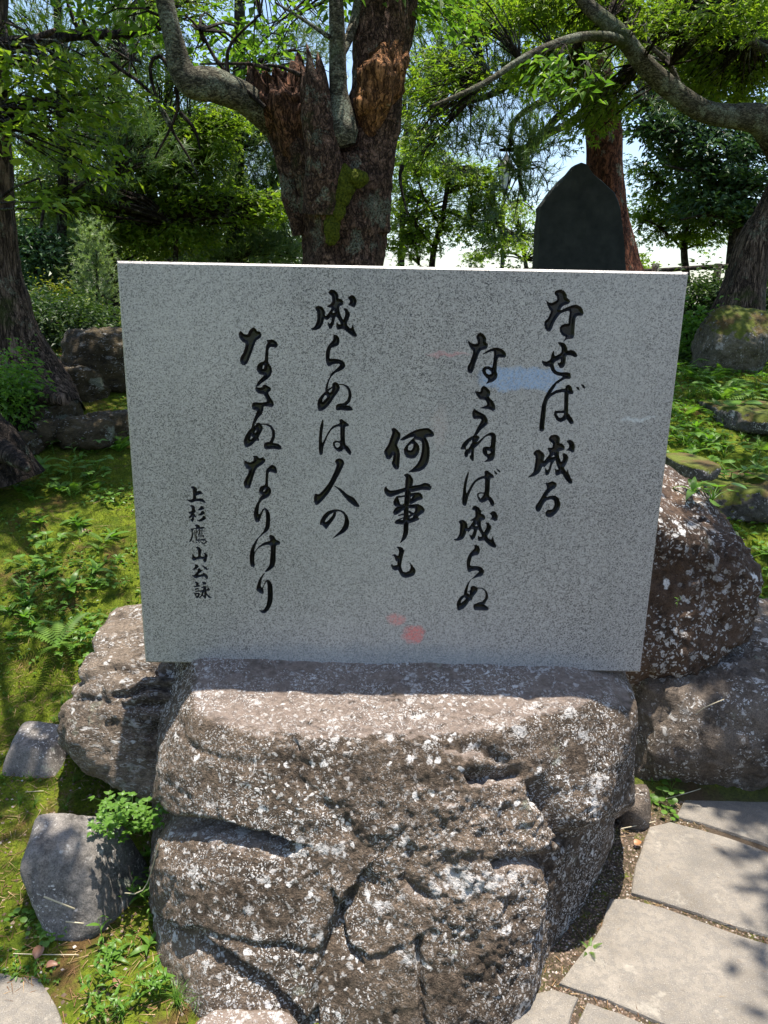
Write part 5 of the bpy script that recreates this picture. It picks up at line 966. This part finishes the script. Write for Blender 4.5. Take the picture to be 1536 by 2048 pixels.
# --- lamp post
Y = 18.; p0 = pp(1005, 600, Y); s = NT('black_iron', .5, .4); M['iron'] = s.fin((.012, .013, .015)); s = NT('lamp_glass', .2, .5); M['lglass'] = s.fin((.45, .47, .50))
root = thing('lamp_post', (p0[0], Y, float(hgt(p0[0], Y))), 'thin black lamp post with a tapered lantern right of the old cherry', 'street lamp')
top = pp(1009, 380, Y); base_ = np.array(root.location)
part('pole', [tube([base_, (base_ + top) / 2, top], [.07, .045, .035], 10, .4, 0)], M['iron'], root)
def lantern(cx):
    fr = []; c0 = np.array([cx[0], cx[1], cx[2]])
    V = []; h0, h1, r0, r1 = 0, .42, .09, .17
    for k in range(6):
        a = k * math.pi / 3; V.append((c0 + [r0 * math.cos(a), r0 * math.sin(a), h0], c0 + [r1 * math.cos(a), r1 * math.sin(a), h1]))
    fr = [tube([a, b], [.012, .012], 5, .3, 0) for a, b in V]
    fr.append(tube([c0 + [0, 0, h1], c0 + [0, 0, h1 + .05], c0 + [0, 0, h1 + .22], c0 + [0, 0, h1 + .32]], [.21, .19, .05, .015], 6, .05, 0)); fr.append(tube([c0 - [0, 0, .10], c0], [.03, .10], 6, .05, 0))
    return fr, [tube([c0, c0 + [0, 0, h1]], [.085, .16], 6, .4, 0)]
f, g = lantern(top + [0, 0, .02])
ln = part('lantern_frame', f, M['iron'], root); gl = link('lantern_glass', mesh_np('lantern_glass', join(g)[0] - base_, join(g)[1], M['lglass'], False), ln)

# --- wooden fence
Y = 9.6; M['fwood'] = bark_mat('dark_fence_log', (.02, .016, .013), (.07, .055, .045), sc=1., plate=14, moss=.1, bumpd=.008, zs=.3, lich=.2)
b = pp(1312, 600, Y); root = thing('log_fence', (b[0], Y, float(hgt(b[0], Y))), 'dark wooden post-and-rail fence just beyond the upper right corner of the slab', 'fence')
xs = [(1180, Y), (1312, Y), (1437, Y - .1), (1570, Y - .2)]
for x, yy in xs:
    t = pp(x, 527 + (x - 1312) * .0, yy); z0 = float(hgt(t[0], yy)) - .1
    part('post', [tube([np.array([t[0], yy, z0]), np.array([t[0], yy, t[2]])], [pxr(yy, 14)] * 2, 10, .2, .004, 6, 1)], M['fwood'], root)
for dy in (0, 36):
    part('rail', [tube([pp(1150, 546 + dy, Y + .06), pp(1312, 541 + dy, Y + .06), pp(1437, 533 + dy, Y), pp(1650, 527 + dy, Y - .1)], [pxr(Y, 8)] * 4, 8, .2, .003, 6, 2)], M['fwood'], root)
# ------------------------------------------------------------------ small plants
R4 = np.random.default_rng(404)
def blade(L, Wd, arch=.35, tip=.0, n=8, prof='lance', fold=.18, teeth=0):
    """one leaf lying along +X from the origin, arching over"""
    t = np.linspace(0, 1, n)
    if prof == 'lance': w = np.sin(np.pi * np.clip(t * .96 + .04, 0, 1) ** .75) ** .9
    elif prof == 'round': w = np.sqrt(np.clip(1 - (2 * t - 1.0) ** 2, 0, 1))
    elif prof == 'ovate': w = np.sin(np.pi * t ** .62) ** .8
    else: w = (1 - t) ** .6
    w = w * Wd / 2; w[-1] = .0005
    x = L * (t - .12 * arch * t ** 2); z = L * arch * (t * 1.1 - 1.35 * t ** 2)
    V = np.concatenate([np.c_[x, -w, z + fold * w], np.c_[x, 0 * w, z], np.c_[x, w, z + fold * w]]); F = []
    for k in range(n - 1): F += [(k, k + 1, n + k + 1, n + k), (n + k, n + k + 1, 2 * n + k + 1, 2 * n + k)]
    return V, np.array(F)
def frond(L, Wd, arch=.45, n=17):
    """a fern frond: rachis with paired pinnae"""
    Vs = []; Fs = []; k = 0; t = np.linspace(.10, .99, n); x = L * (t - .15 * arch * t ** 2); z = L * arch * (1.15 * t - 1.3 * t ** 2)
    for i in range(n):
        l = Wd / 2 * math.sin(math.pi * min(1, t[i] * .80 + .18)) ** .7 * (1.15 - .45 * t[i]) + .002; pw = L / n * .46; dz = -l * .22
        for sg in (-1, 1):
            V = np.array([[x[i] - pw * .8, 0, z[i]], [x[i] + pw * .8, 0, z[i]], [x[i] + l * .22 + pw * .75, sg * l * .6, z[i] + dz * .4], [x[i] + l * .34, sg * l, z[i] + dz], [x[i] + l * .22 - pw * .75, sg * l * .6, z[i] + dz * .4]])
            Vs.append(V); Fs += [(k, k + 1, k + 2, k + 4), (k + 4, k + 2, k + 3, k + 3)]; k += 5
    F4 = np.array([f for f in Fs if f[2] != f[3]]); F3 = np.array([f[:3] for f in Fs if f[2] == f[3]])
    V = np.vstack(Vs); m = len(V); tt = np.linspace(0, 1, 7); xx = L * (tt - .15 * arch * tt ** 2); zz = L * arch * (1.15 * tt - 1.3 * tt ** 2); w = .0018 * (1.2 - tt)
    V = np.vstack([V, np.c_[xx, -w, zz + .0008], np.c_[xx, w, zz + .0008]]); F4 = np.vstack([F4, [(m + q, m + q + 1, m + 7 + q + 1, m + 7 + q) for q in range(6)]])
    return V, [F4, F3]
ME = {}
ME['lance'] = [mesh_np('leaf', *blade(1, w, a, prof='lance'), LF['gr']) for w, a in ((.26, .45), (.30, .25), (.22, .6))]
ME['ovate'] = [mesh_np('leaf', *blade(1, w, a, prof='ovate', fold=.12), LF['gr']) for w, a in ((.55, .2), (.62, .3))]
ME['round'] = [mesh_np('leaf', *blade(1, .95, .12, prof='round', fold=.1), LF['gr'])]
ME['frond'] = [mesh_np('frond', *frond(1, w, a), LF['fern'], False) for w, a in ((.30, .45), (.34, .3), (.26, .6))]
ME['grass'] = None
def plant_proto(kind, name, label, cat, seed, n=7):
    r = random.Random(seed); root = thing(name, (0, 0, -50), label, cat)
    def leafo(me, loc, rz, tilt, s, nm='leaf'):
        o = link(nm, me, root, loc); o.rotation_euler = (r.uniform(-.3, .3), -tilt, rz); o.scale = (s, s, s)
    if kind == 'fern':
        for k in range(n): leafo(r.choice(ME['frond']), (0, 0, .0), k * 2 * math.pi / n + r.uniform(-.3, .3), r.uniform(.2, .6), r.uniform(.75, 1.1), 'frond')
    elif kind == 'rosette':
        for k in range(n): leafo(r.choice(ME['lance']), (0, 0, 0), k * 2.4 + r.uniform(-.3, .3), r.uniform(.1, .8), r.uniform(.6, 1.05))
    elif kind == 'round':
        st = []
        for k in range(n):
            a = k * 2.4; rr = r.uniform(.15, .7); h = r.uniform(.25, .6); p = np.array([math.cos(a) * rr, math.sin(a) * rr, h]); st.append(tube([np.zeros(3), p * [.4, .4, .7], p], [.02, .015, .012], 4, .3, 0, cap=False))
            leafo(ME['round'][0], tuple(p), a + r.uniform(-.5, .5), r.uniform(-.3, .4), r.uniform(.35, .6))
        V, F = join(st); link('stem', mesh_np('stem', V, F, LF['gr']), root)
    elif kind == 'trefoil':
        st = []
        for k in range(n):
            a = k * 2.4; rr = r.uniform(.1, .75); h = r.uniform(.25, .55); p = np.array([math.cos(a) * rr, math.sin(a) * rr, h]); st.append(tube([np.zeros(3), p * [.4, .4, .7], p], [.015, .012, .01], 4, .3, 0, cap=False))
            for q in (-1, 0, 1): leafo(r.choice(ME['ovate']), tuple(p), a + q * 1.15 + r.uniform(-.15, .15), r.uniform(-.15, .3), r.uniform(.26, .4))
        V, F = join(st); link('stem', mesh_np('stem', V, F, LF['gr']), root)
    elif kind == 'weed':
        st = []
        for s_ in range(max(1, n // 4)):
            a0 = r.uniform(0, 6.28); ln = r.uniform(.7, 1.0); d = np.array([math.cos(a0) * .5, math.sin(a0) * .5, 1.]) * ln; st.append(tube([np.zeros(3), d * [.35, .35, .55], d], [.016, .012, .006], 4, .2, 0, cap=False))
            for k in range(5): t = .3 + .17 * k; q = d * [t ** 1.5, t ** 1.5, t]; leafo(r.choice(ME['lance']), tuple(q), a0 + k * 2.6, r.uniform(.0, .5), r.uniform(.35, .6) * (1.1 - t * .4))
        V, F = join(st); link('stem', mesh_np('stem', V, F, LF['gr']), root)
    elif kind == 'grass':
        V, F = [], []; 
        for k in range(n * 4):
            a = r.uniform(0, 6.28); v, f = blade(r.uniform(.5, 1.), .022, r.uniform(.3, 1.0), prof='taper', n=6, fold=.1); el = r.uniform(.5, 1.3); c_, s_ = math.cos(el), math.sin(el)
            v = np.c_[v[:, 0] * c_ - v[:, 2] * s_, v[:, 1], v[:, 0] * s_ + v[:, 2] * c_]; ca, sa = math.cos(a), math.sin(a); v = np.c_[v[:, 0] * ca - v[:, 1] * sa + r.uniform(-.06, .06), v[:, 0] * sa + v[:, 1] * ca + r.uniform(-.06, .06), v[:, 2]]
            V.append(v); F.append(f + k * len(v))
        link('blade', mesh_np('blade', np.vstack(V), np.vstack(F), LF['gr']), root)['kind'] = 'stuff'
    return root
PR = {}
PR_USED = set()
PD = {'fern': ('fern', 'fern', 7), 'fern2': ('fern', 'fern', 5), 'rosette': ('rosette', 'broadleaf_plant', 8), 'rosette2': ('rosette', 'broadleaf_plant', 6), 'round': ('round', 'round_leaf_plant', 7), 'trefoil': ('trefoil', 'trefoil_plant', 8), 'weed': ('weed', 'weed', 8), 'weed2': ('weed', 'weed', 4), 'grass': ('grass', 'grass_tuft', 7)}
def put(kind, px, L, label, group=None, Y=None, z=None):
    k0, nm, n = PD[kind]
    px = tuple(px); p = march(*px) if Y is None else at_y(px[0], px[1], Y)
    if z is not None: p[2] = z
    cat = {'fern': 'fern', 'grass': 'grass tuft'}.get(k0, 'plant')
    if kind not in PR: PR[kind] = plant_proto(k0, nm, label, cat, hash(kind) % 1 + len(PR) * 7 + 3, n); o = PR[kind]; o.location = [float(v) for v in p]; o.scale = (L, L, L); o.rotation_euler = (0, 0, R4.uniform(0, 6.28)); o['label'] = label
    else: o = copy_thing(PR[kind], p, (R4.uniform(-.12, .12), R4.uniform(-.12, .12), R4.uniform(0, 6.28)), L, label)
    if group: o['group'] = group
    elif 'group' in o.keys(): del o['group']
    return o
put('fern', (118, 1296), .19, 'large fern spreading left of the layered rock')
put('fern2', (150, 985), .15, 'small fern high on the left moss slope near the slab edge')
put('fern', (250, 862), .22, 'pale fern touching the left edge of the slab in the shade')
put('fern', (1445, 800), .26, 'upright fern in the middle of the right slope')
put('fern2', (1405, 765), .26, 'flat spreading fern below the mossy boulder')
put('fern', (1490, 1262), .15, 'fern at the right side of the white spotted rock')
put('fern2', (1178, 1905), .045, 'tiny fern leaf growing beside the base rock on the paving edge')
put('fern', (1400, 640), .3, 'yellow-green fern tuft at the foot of the bush beside the mossy boulder')
put('rosette', (236, 905), .17, 'big lance-leaved plant close to the left edge of the slab')
put('rosette2', (205, 885), .13, 'lance-leaved plant just left of the big one by the slab edge')
put('rosette', (85, 1160), .10, 'dark green leaf rosette, leftmost on the moss slope')
put('rosette', (140, 1180), .13, 'tall leaf rosette in the middle of the moss slope')
put('rosette2', (190, 1148), .11, 'leaf rosette nearest the slab on the moss slope')
put('trefoil', (200, 1185), .09, 'bright three-leaved plant below the rosettes on the moss slope')
put('trefoil', (222, 1002), .08, 'small three-leaved plant beside the slab above the reddish litter')
put('round', (100, 950), .09, 'round-leaved plant in the shade at the top of the moss slope')
put('round', (45, 930), .08, 'round-leaved plant beside the foot of the grey trunk')
put('round', (40, 1275), .05, 'pale small-leaved seedling at the far left of the slope')
put('weed2', (70, 1012), .07, 'pale narrow-leaved seedling in a sun streak on the left slope')
put('trefoil', (105, 1225), .07, 'low three-leaved patch on lit moss in the middle left')
put('weed2', (55, 1110), .06, 'small two-leaved sprout on the left moss slope')
put('rosette2', (1388, 985), .12, 'broad-leaved plant on top of the white spotted rock', Y=2.62)
put('round', (1425, 1000), .12, 'heart-leaved plant behind the spotted rock top', Y=2.75)
put('rosette', (1500, 1018), .14, 'broad leaf rosette at the right edge above the spotted rock')
put('trefoil', (1470, 985), .12, 'three-leaved plant left of the broad leaf rosette at the right edge')
put('weed', (1520, 960), .12, 'weed at the right edge under the low moss-covered rock')
put('weed2', (1353, 1215), .035, 'tiny seedling growing on the face of the spotted rock', Y=2.27)
G1 = 'bright small-leaved plants tucked under the layered rock'
for k in range(18):
    put('trefoil', (200 + R4.uniform(0, 115), 1600 + R4.uniform(0, 85)), R4.uniform(.038, .058), 'bright small-leaved plant in the clump under the layered rock', G1, Y=R4.uniform(1.60, 1.72))
G2 = 'lance-leaved weeds between the smooth boulder and the base rock'
for k in range(22):
    put(['weed', 'weed2', 'weed2', 'rosette2'][k % 4], (R4.uniform(190, 318), R4.uniform(1690, 2030)), R4.uniform(.05, .085), 'lance-leaved weed between smooth boulder and base rock', G2)
G3 = 'weeds at the bottom beside the corner paving stone'
for k in range(12):
    put(['weed2', 'weed', 'grass'][k % 3], (R4.uniform(150, 400), R4.uniform(1950, 2048)), R4.uniform(.05, .09), 'green weed at the bottom left of the base rock', G3)
G4 = 'grass tufts on the left slope'
for k in range(22):
    put('grass', (R4.uniform(0, 150), R4.uniform(1380, 1640)), R4.uniform(.03, .06), 'grass tuft, lower left slope', G4)
G5 = 'grass tufts on the right slope'
for k in range(22):
    put('grass', (R4.uniform(1370, 1536), R4.uniform(700, 980)), R4.uniform(.07, .14), 'grass tuft right of slab', G5)
G6 = 'broad-leaved ground plants on the right slope'
for k in range(30):
    put(['trefoil', 'fern2', 'rosette2', 'round'][k % 4], (R4.uniform(1365, 1536), R4.uniform(712, 1010)), R4.uniform(.12, .20), 'small plant on the slope right of the slab', G6)
G7 = 'small plants in the shade at the top of the left slope'
for k in range(26):
    put(['trefoil', 'fern2', 'weed2', 'rosette2'][k % 4], (R4.uniform(0, 240), R4.uniform(880, 1010)), R4.uniform(.08, .15), 'small plant in the shaded top of the left slope', G7)
G11 = 'leafy plants and ferns on the middle of the left slope'
for k in range(30):
    put(['rosette2', 'fern2', 'trefoil', 'rosette', 'weed'][k % 5], (R4.uniform(0, 262), R4.uniform(1000, 1330)), R4.uniform(.06, .11), ['leafy', 'ferny', 'three-leaved', 'bushy', 'upright'][k % 5] + ' green plant on the middle left slope', G11)
G8 = 'sprouts beside the smooth boulder'
for k in range(12):
    put(['round', 'weed2', 'trefoil'][k % 3], (R4.uniform(30, 130), R4.uniform(1840, 1900)), R4.uniform(.025, .04), 'small sprout in front of the smooth boulder', G8)
G9 = 'weeds in the dark gap right of the base rock'
for k in range(9):
    put(['weed2', 'round', 'grass'][k % 3], (R4.uniform(1300, 1350), R4.uniform(1560, 1640)), R4.uniform(.03, .05), 'weed in the dark corner right of the base rock', G9)
G10 = 'ferns and weeds right of the spotted rock'
for k in range(10):
    put(['fern2', 'grass', 'trefoil', 'weed2'][k % 4], (R4.uniform(1490, 1536), R4.uniform(1080, 1290)), R4.uniform(.07, .11), 'small plant right of the white spotted rock', G10)

ORD = ['first', 'second', 'third', 'fourth', 'fifth', 'sixth', 'seventh', 'eighth', 'ninth', 'tenth', 'eleventh', 'twelfth', 'thirteenth', 'fourteenth', 'fifteenth', 'sixteenth', 'seventeenth', 'eighteenth', 'nineteenth', 'twentieth']
byg = {}
for o in bpy.data.objects:
    if o.parent is None and 'group' in o.keys() and o.get('category') in ('plant', 'fern', 'grass tuft'): byg.setdefault((o['group'], o['label']), []).append(o)
for (g_, l_), os_ in byg.items():
    os_.sort(key=lambda o: to_px(np.array(o.location))[0])
    for k, o in enumerate(os_):
        j = len(os_) - 1 - k; o['label'] = l_ + ', ' + ((ORD[k] if k else 'leftmost') + (' from the left' if k else '') if k <= j else (ORD[j] + ' from the right' if j else 'rightmost'))

# ------------------------------------------------------------------ uncountable ground cover
def scatter(n, region, zoff=0, dens=None):
    x = R4.uniform(region[0], region[1], n); y = R4.uniform(region[2], region[3], n)
    if dens is not None: k = R4.random(n) < dens(x, y); x, y = x[k], y[k]
    return np.stack([x, y, hgt(x, y) + zoff], -1)
def bump_moss(n, region, L, dens, mat, name, wr=.10):
    P = scatter(n, region, -.001, dens); D = R4.normal(0, .45, P.shape) + [0, 0, 1.]
    Lr = L * R4.uniform(.5, 1.3, len(P)); V, F = leaves(P, D, Lr, Lr * wr + .0006, R4.uniform(0, 6.28, len(P)), shape='needle')
    return tag(link(name, mesh_np(name, V, F, mat, False)), kind='stuff')
def dm(x, y): return sstep(-.25, .15, fbm(np.stack([x * 2.6, y * 2.6, 0 * x], -1), 3, 5) + .08) * (1 - sstep(.25, .45, x - (y - 1.4) * .45) * sstep(2.25, 2.1, y)) * .95 + .05
LF['mossleaf'] = leaf_mat('moss_shoot', [(0, (.065, .09, .008)), (.5, (.13, .165, .012)), (1, (.23, .25, .024))], .35, rough=.7)
bump_moss(90000, (-1.5, -.35, 1.35, 2.6), .010, dm, LF['mossleaf'], 'moss')
bump_moss(70000, (-2.6, -.4, 2.4, 4.8), .018, dm, LF['mossleaf'], 'moss')
bump_moss(40000, (.8, 3.4, 2.6, 5.8), .03, dm, LF['mossleaf'], 'moss')
def dj(x, y): e = np.abs(fbm(np.stack([x * 7, y * 7, 0 * x], -1), 3, 8)); return sstep(.0, .25, e)
bump_moss(42000, (.28, 1.0, 1.3, 2.15), .007, dj, LF['mossleaf'], 'moss')
# small creeping leaves
def tiny(n, region, L, name, mat, dens=None):
    P = scatter(n, region, L * .5, dens); D = R4.normal(0, 1, P.shape) * [1, 1, .25]; V, F = leaves(P, D, L * R4.uniform(.6, 1.3, len(P)), L * .6 * np.ones(len(P)), R4.normal(0, .3, len(P)), shape='leaf')
    return tag(link(name, mesh_np(name, V, F, mat, False)), kind='stuff')
def dl(x, y): return sstep(.0, .35, fbm(np.stack([x * 3, y * 3, 0 * x], -1), 3, 15))
tiny(9000, (-1.5, -.35, 1.4, 2.5), .012, 'ground_cover', LF['gr'], dl)
tiny(14000, (-2.6, -.4, 2.5, 5.2), .022, 'ground_cover', LF['gr'], dl)
tiny(22000, (.75, 4.0, 2.7, 6.5), .035, 'ground_cover', LF['gr'], lambda x, y: .25 + .75 * dl(x, y))
tiny(30000, (-7, 7, 5.5, 16), .07, 'ground_cover', LF['shrub'], None)
# brown needles and straw
LF['litter'] = leaf_mat('dry_needle', [(0, (.10, .045, .02)), (.6, (.22, .115, .05)), (1, (.42, .30, .16))], .1, rough=.8, tmul=(1, 1, 1))
def needles(n, region, L, name='fallen_needles'):
    P = scatter(n, region, .004); a = R4.uniform(0, 6.28, len(P)); D = np.stack([np.cos(a), np.sin(a), R4.normal(0, .15, len(P))], -1); V, F = leaves(P, D, L * R4.uniform(.5, 1.2, len(P)), np.full(len(P), .0022), R4.normal(0, .4, len(P)), shape='needle')
    return tag(link(name, mesh_np(name, V, F, LF['litter'], False)), kind='stuff')
needles(5200, (-1.5, -.3, 1.3, 2.8), .045); needles(4000, (-2.6, -.4, 2.6, 5), .06); needles(900, (.3, 1.0, 1.3, 2.15), .035); needles(1500, (.8, 2.5, 2.2, 4.2), .06)
# grit beside the paving
s = NT('path_grit', .9, .2); M['grit'] = s.fin(s.ramp(s.isl(), [(0, (.09, .06, .042)), (.5, (.20, .145, .105)), (.85, (.30, .22, .17)), (1, (.50, .46, .42))]))
def grit(n, region, r0, r1, dens=None, name='grit'):
    P = scatter(n, region, .0, dens); m = len(P); o = np.array([[1, 0, 0], [0, 1, 0], [-1, 0, 0], [0, -1, 0], [0, 0, .7], [0, 0, -.7]], float)
    r = R4.uniform(r0, r1, m); V = P[:, None] + (o[None] * R4.uniform(.6, 1.2, (m, 6, 1))) * r[:, None, None]; a = R4.uniform(0, 6.28, m); c_, s_ = np.cos(a)[:, None], np.sin(a)[:, None]
    d = V - P[:, None]; V = P[:, None] + np.stack([d[..., 0] * c_ - d[..., 1] * s_, d[..., 0] * s_ + d[..., 1] * c_, d[..., 2]], -1)
    f = np.array([[0, 1, 4], [1, 2, 4], [2, 3, 4], [3, 0, 4], [1, 0, 5], [2, 1, 5], [3, 2, 5], [0, 3, 5]]); F = (np.arange(m)[:, None, None] * 6 + f[None]).reshape(-1, 3)
    return tag(link(name, mesh_np(name, V.reshape(-1, 3), F, M['grit'], False)), kind='stuff')
grit(16000, (.28, 1.0, 1.28, 2.12), .0012, .0045)
grit(1200, (-1.5, -.35, 1.3, 2.2), .002, .007)

# ------------------------------------------------------------------ fallen leaves, straws, twigs: single things
M['deadleaf'] = leaf_mat('dead_leaf', [(0, (.38, .13, .05)), (1, (.48, .22, .09))], .2, tmul=(1.2, 1, .8))
M['deadleaf2'] = leaf_mat('brown_dead_leaf', [(0, (.24, .11, .07)), (1, (.34, .18, .12))], .2, tmul=(1, 1, 1))
M['straw'] = leaf_mat('pale_straw', [(0, (.50, .42, .28)), (1, (.62, .55, .40))], .1, tmul=(1, 1, 1))
lv, lf = blade(1, .8, .25, prof='ovate', n=9, fold=.35); me_dl = mesh_np('fallen_leaf', lv, lf, M['deadleaf']); me_dl2 = mesh_np('fallen_leaf', lv * [1, .7, 1.4], lf, M['deadleaf2'])
def deadleaf(px, L, rz, label, me, z=None, Y=None):
    p = (at_y(px[0], px[1], Y) if Y else (march(*px) if z is None else at_z(px[0], px[1], z))); o = link('fallen_leaf', me, None, p + [0, 0, .004]); o.scale = (L, L, L); o.rotation_euler = (.15, -.1, rz); tag(o, label, 'leaf')
deadleaf((1268, 1690), .026, .3, 'orange fallen leaf beside the paving right of the base rock', me_dl, .012)
deadleaf((72, 1925), .045, 1.6, 'reddish fallen leaf standing up beside the corner paving stone', me_dl2)
deadleaf((92, 1942), .032, .2, 'curled brown leaf just right of the reddish one by the corner paving stone', me_dl2)
deadleaf((235, 1980), .03, 2.2, 'brown leaf lying among weeds at the bottom left', me_dl2)
deadleaf((165, 1070), .05, .9, 'pale brown oval leaf on the moss slope left of the slab', me_dl2)
deadleaf((200, 1275), .04, .2, 'reddish leaf between the large fern and the layered rock', me_dl)
deadleaf((1470, 1303), .05, -.3, 'brown fallen leaf on top of the long low rock at the right', me_dl, None, 2.5)
deadleaf((1033, 1977), .02, .8, 'small brown leaf at the dark foot of the base rock', me_dl2, .002)
deadleaf((1452, 730), .1, .5, 'brown leaf on the right slope under the mossy boulder', me_dl2)
def straw(pts, r, label, name='dry_straw', zoff=.006, z=None, Y=None):
    q = [(at_y(x, y, Y) if Y else (march(x, y) if z is None else at_z(x, y, z))) + [0, 0, zoff] for x, y in pts]; o0 = q[0].copy(); V, F = tube([a - o0 for a in q], [r] * len(q), 5, .02, 0)
    tag(link(name, mesh_np(name, V, F, M['straw']), None, o0), label, 'dry stalk')
straw([(1240, 1661), (1275, 1654), (1310, 1646)], .0016, 'pale straight straw lying across the grit right of the base rock', z=.016)
straw([(88, 1797), (118, 1809), (150, 1822)], .0022, 'longer pale twig lying on the smooth boulder', Y=1.505)
straw([(132, 1847), (150, 1849), (168, 1851)], .0018, 'shorter pale twig on the lower part of the smooth boulder', Y=1.50)
straw([(28, 1919), (90, 1921), (158, 1919)], .0012, 'long thin yellow straw by the corner paving stone')
straw([(318, 1690), (305, 1740), (290, 1780), (270, 1792), (250, 1790)], .0016, 'bent white stalk hanging in the weeds beside the base rock', Y=1.56)
straw([(52, 1588), (88, 1588)], .0012, 'short straw on the dark ground above the smooth boulder')
straw([(1448, 1402), (1405, 1420), (1390, 1432)], .0014, 'forked pine needles lying on the long low rock', Y=2.13)
straw([(1330, 1606), (1375, 1590), (1400, 1588)], .0014, 'curved dry stalk on the dark ground under the long low rock')
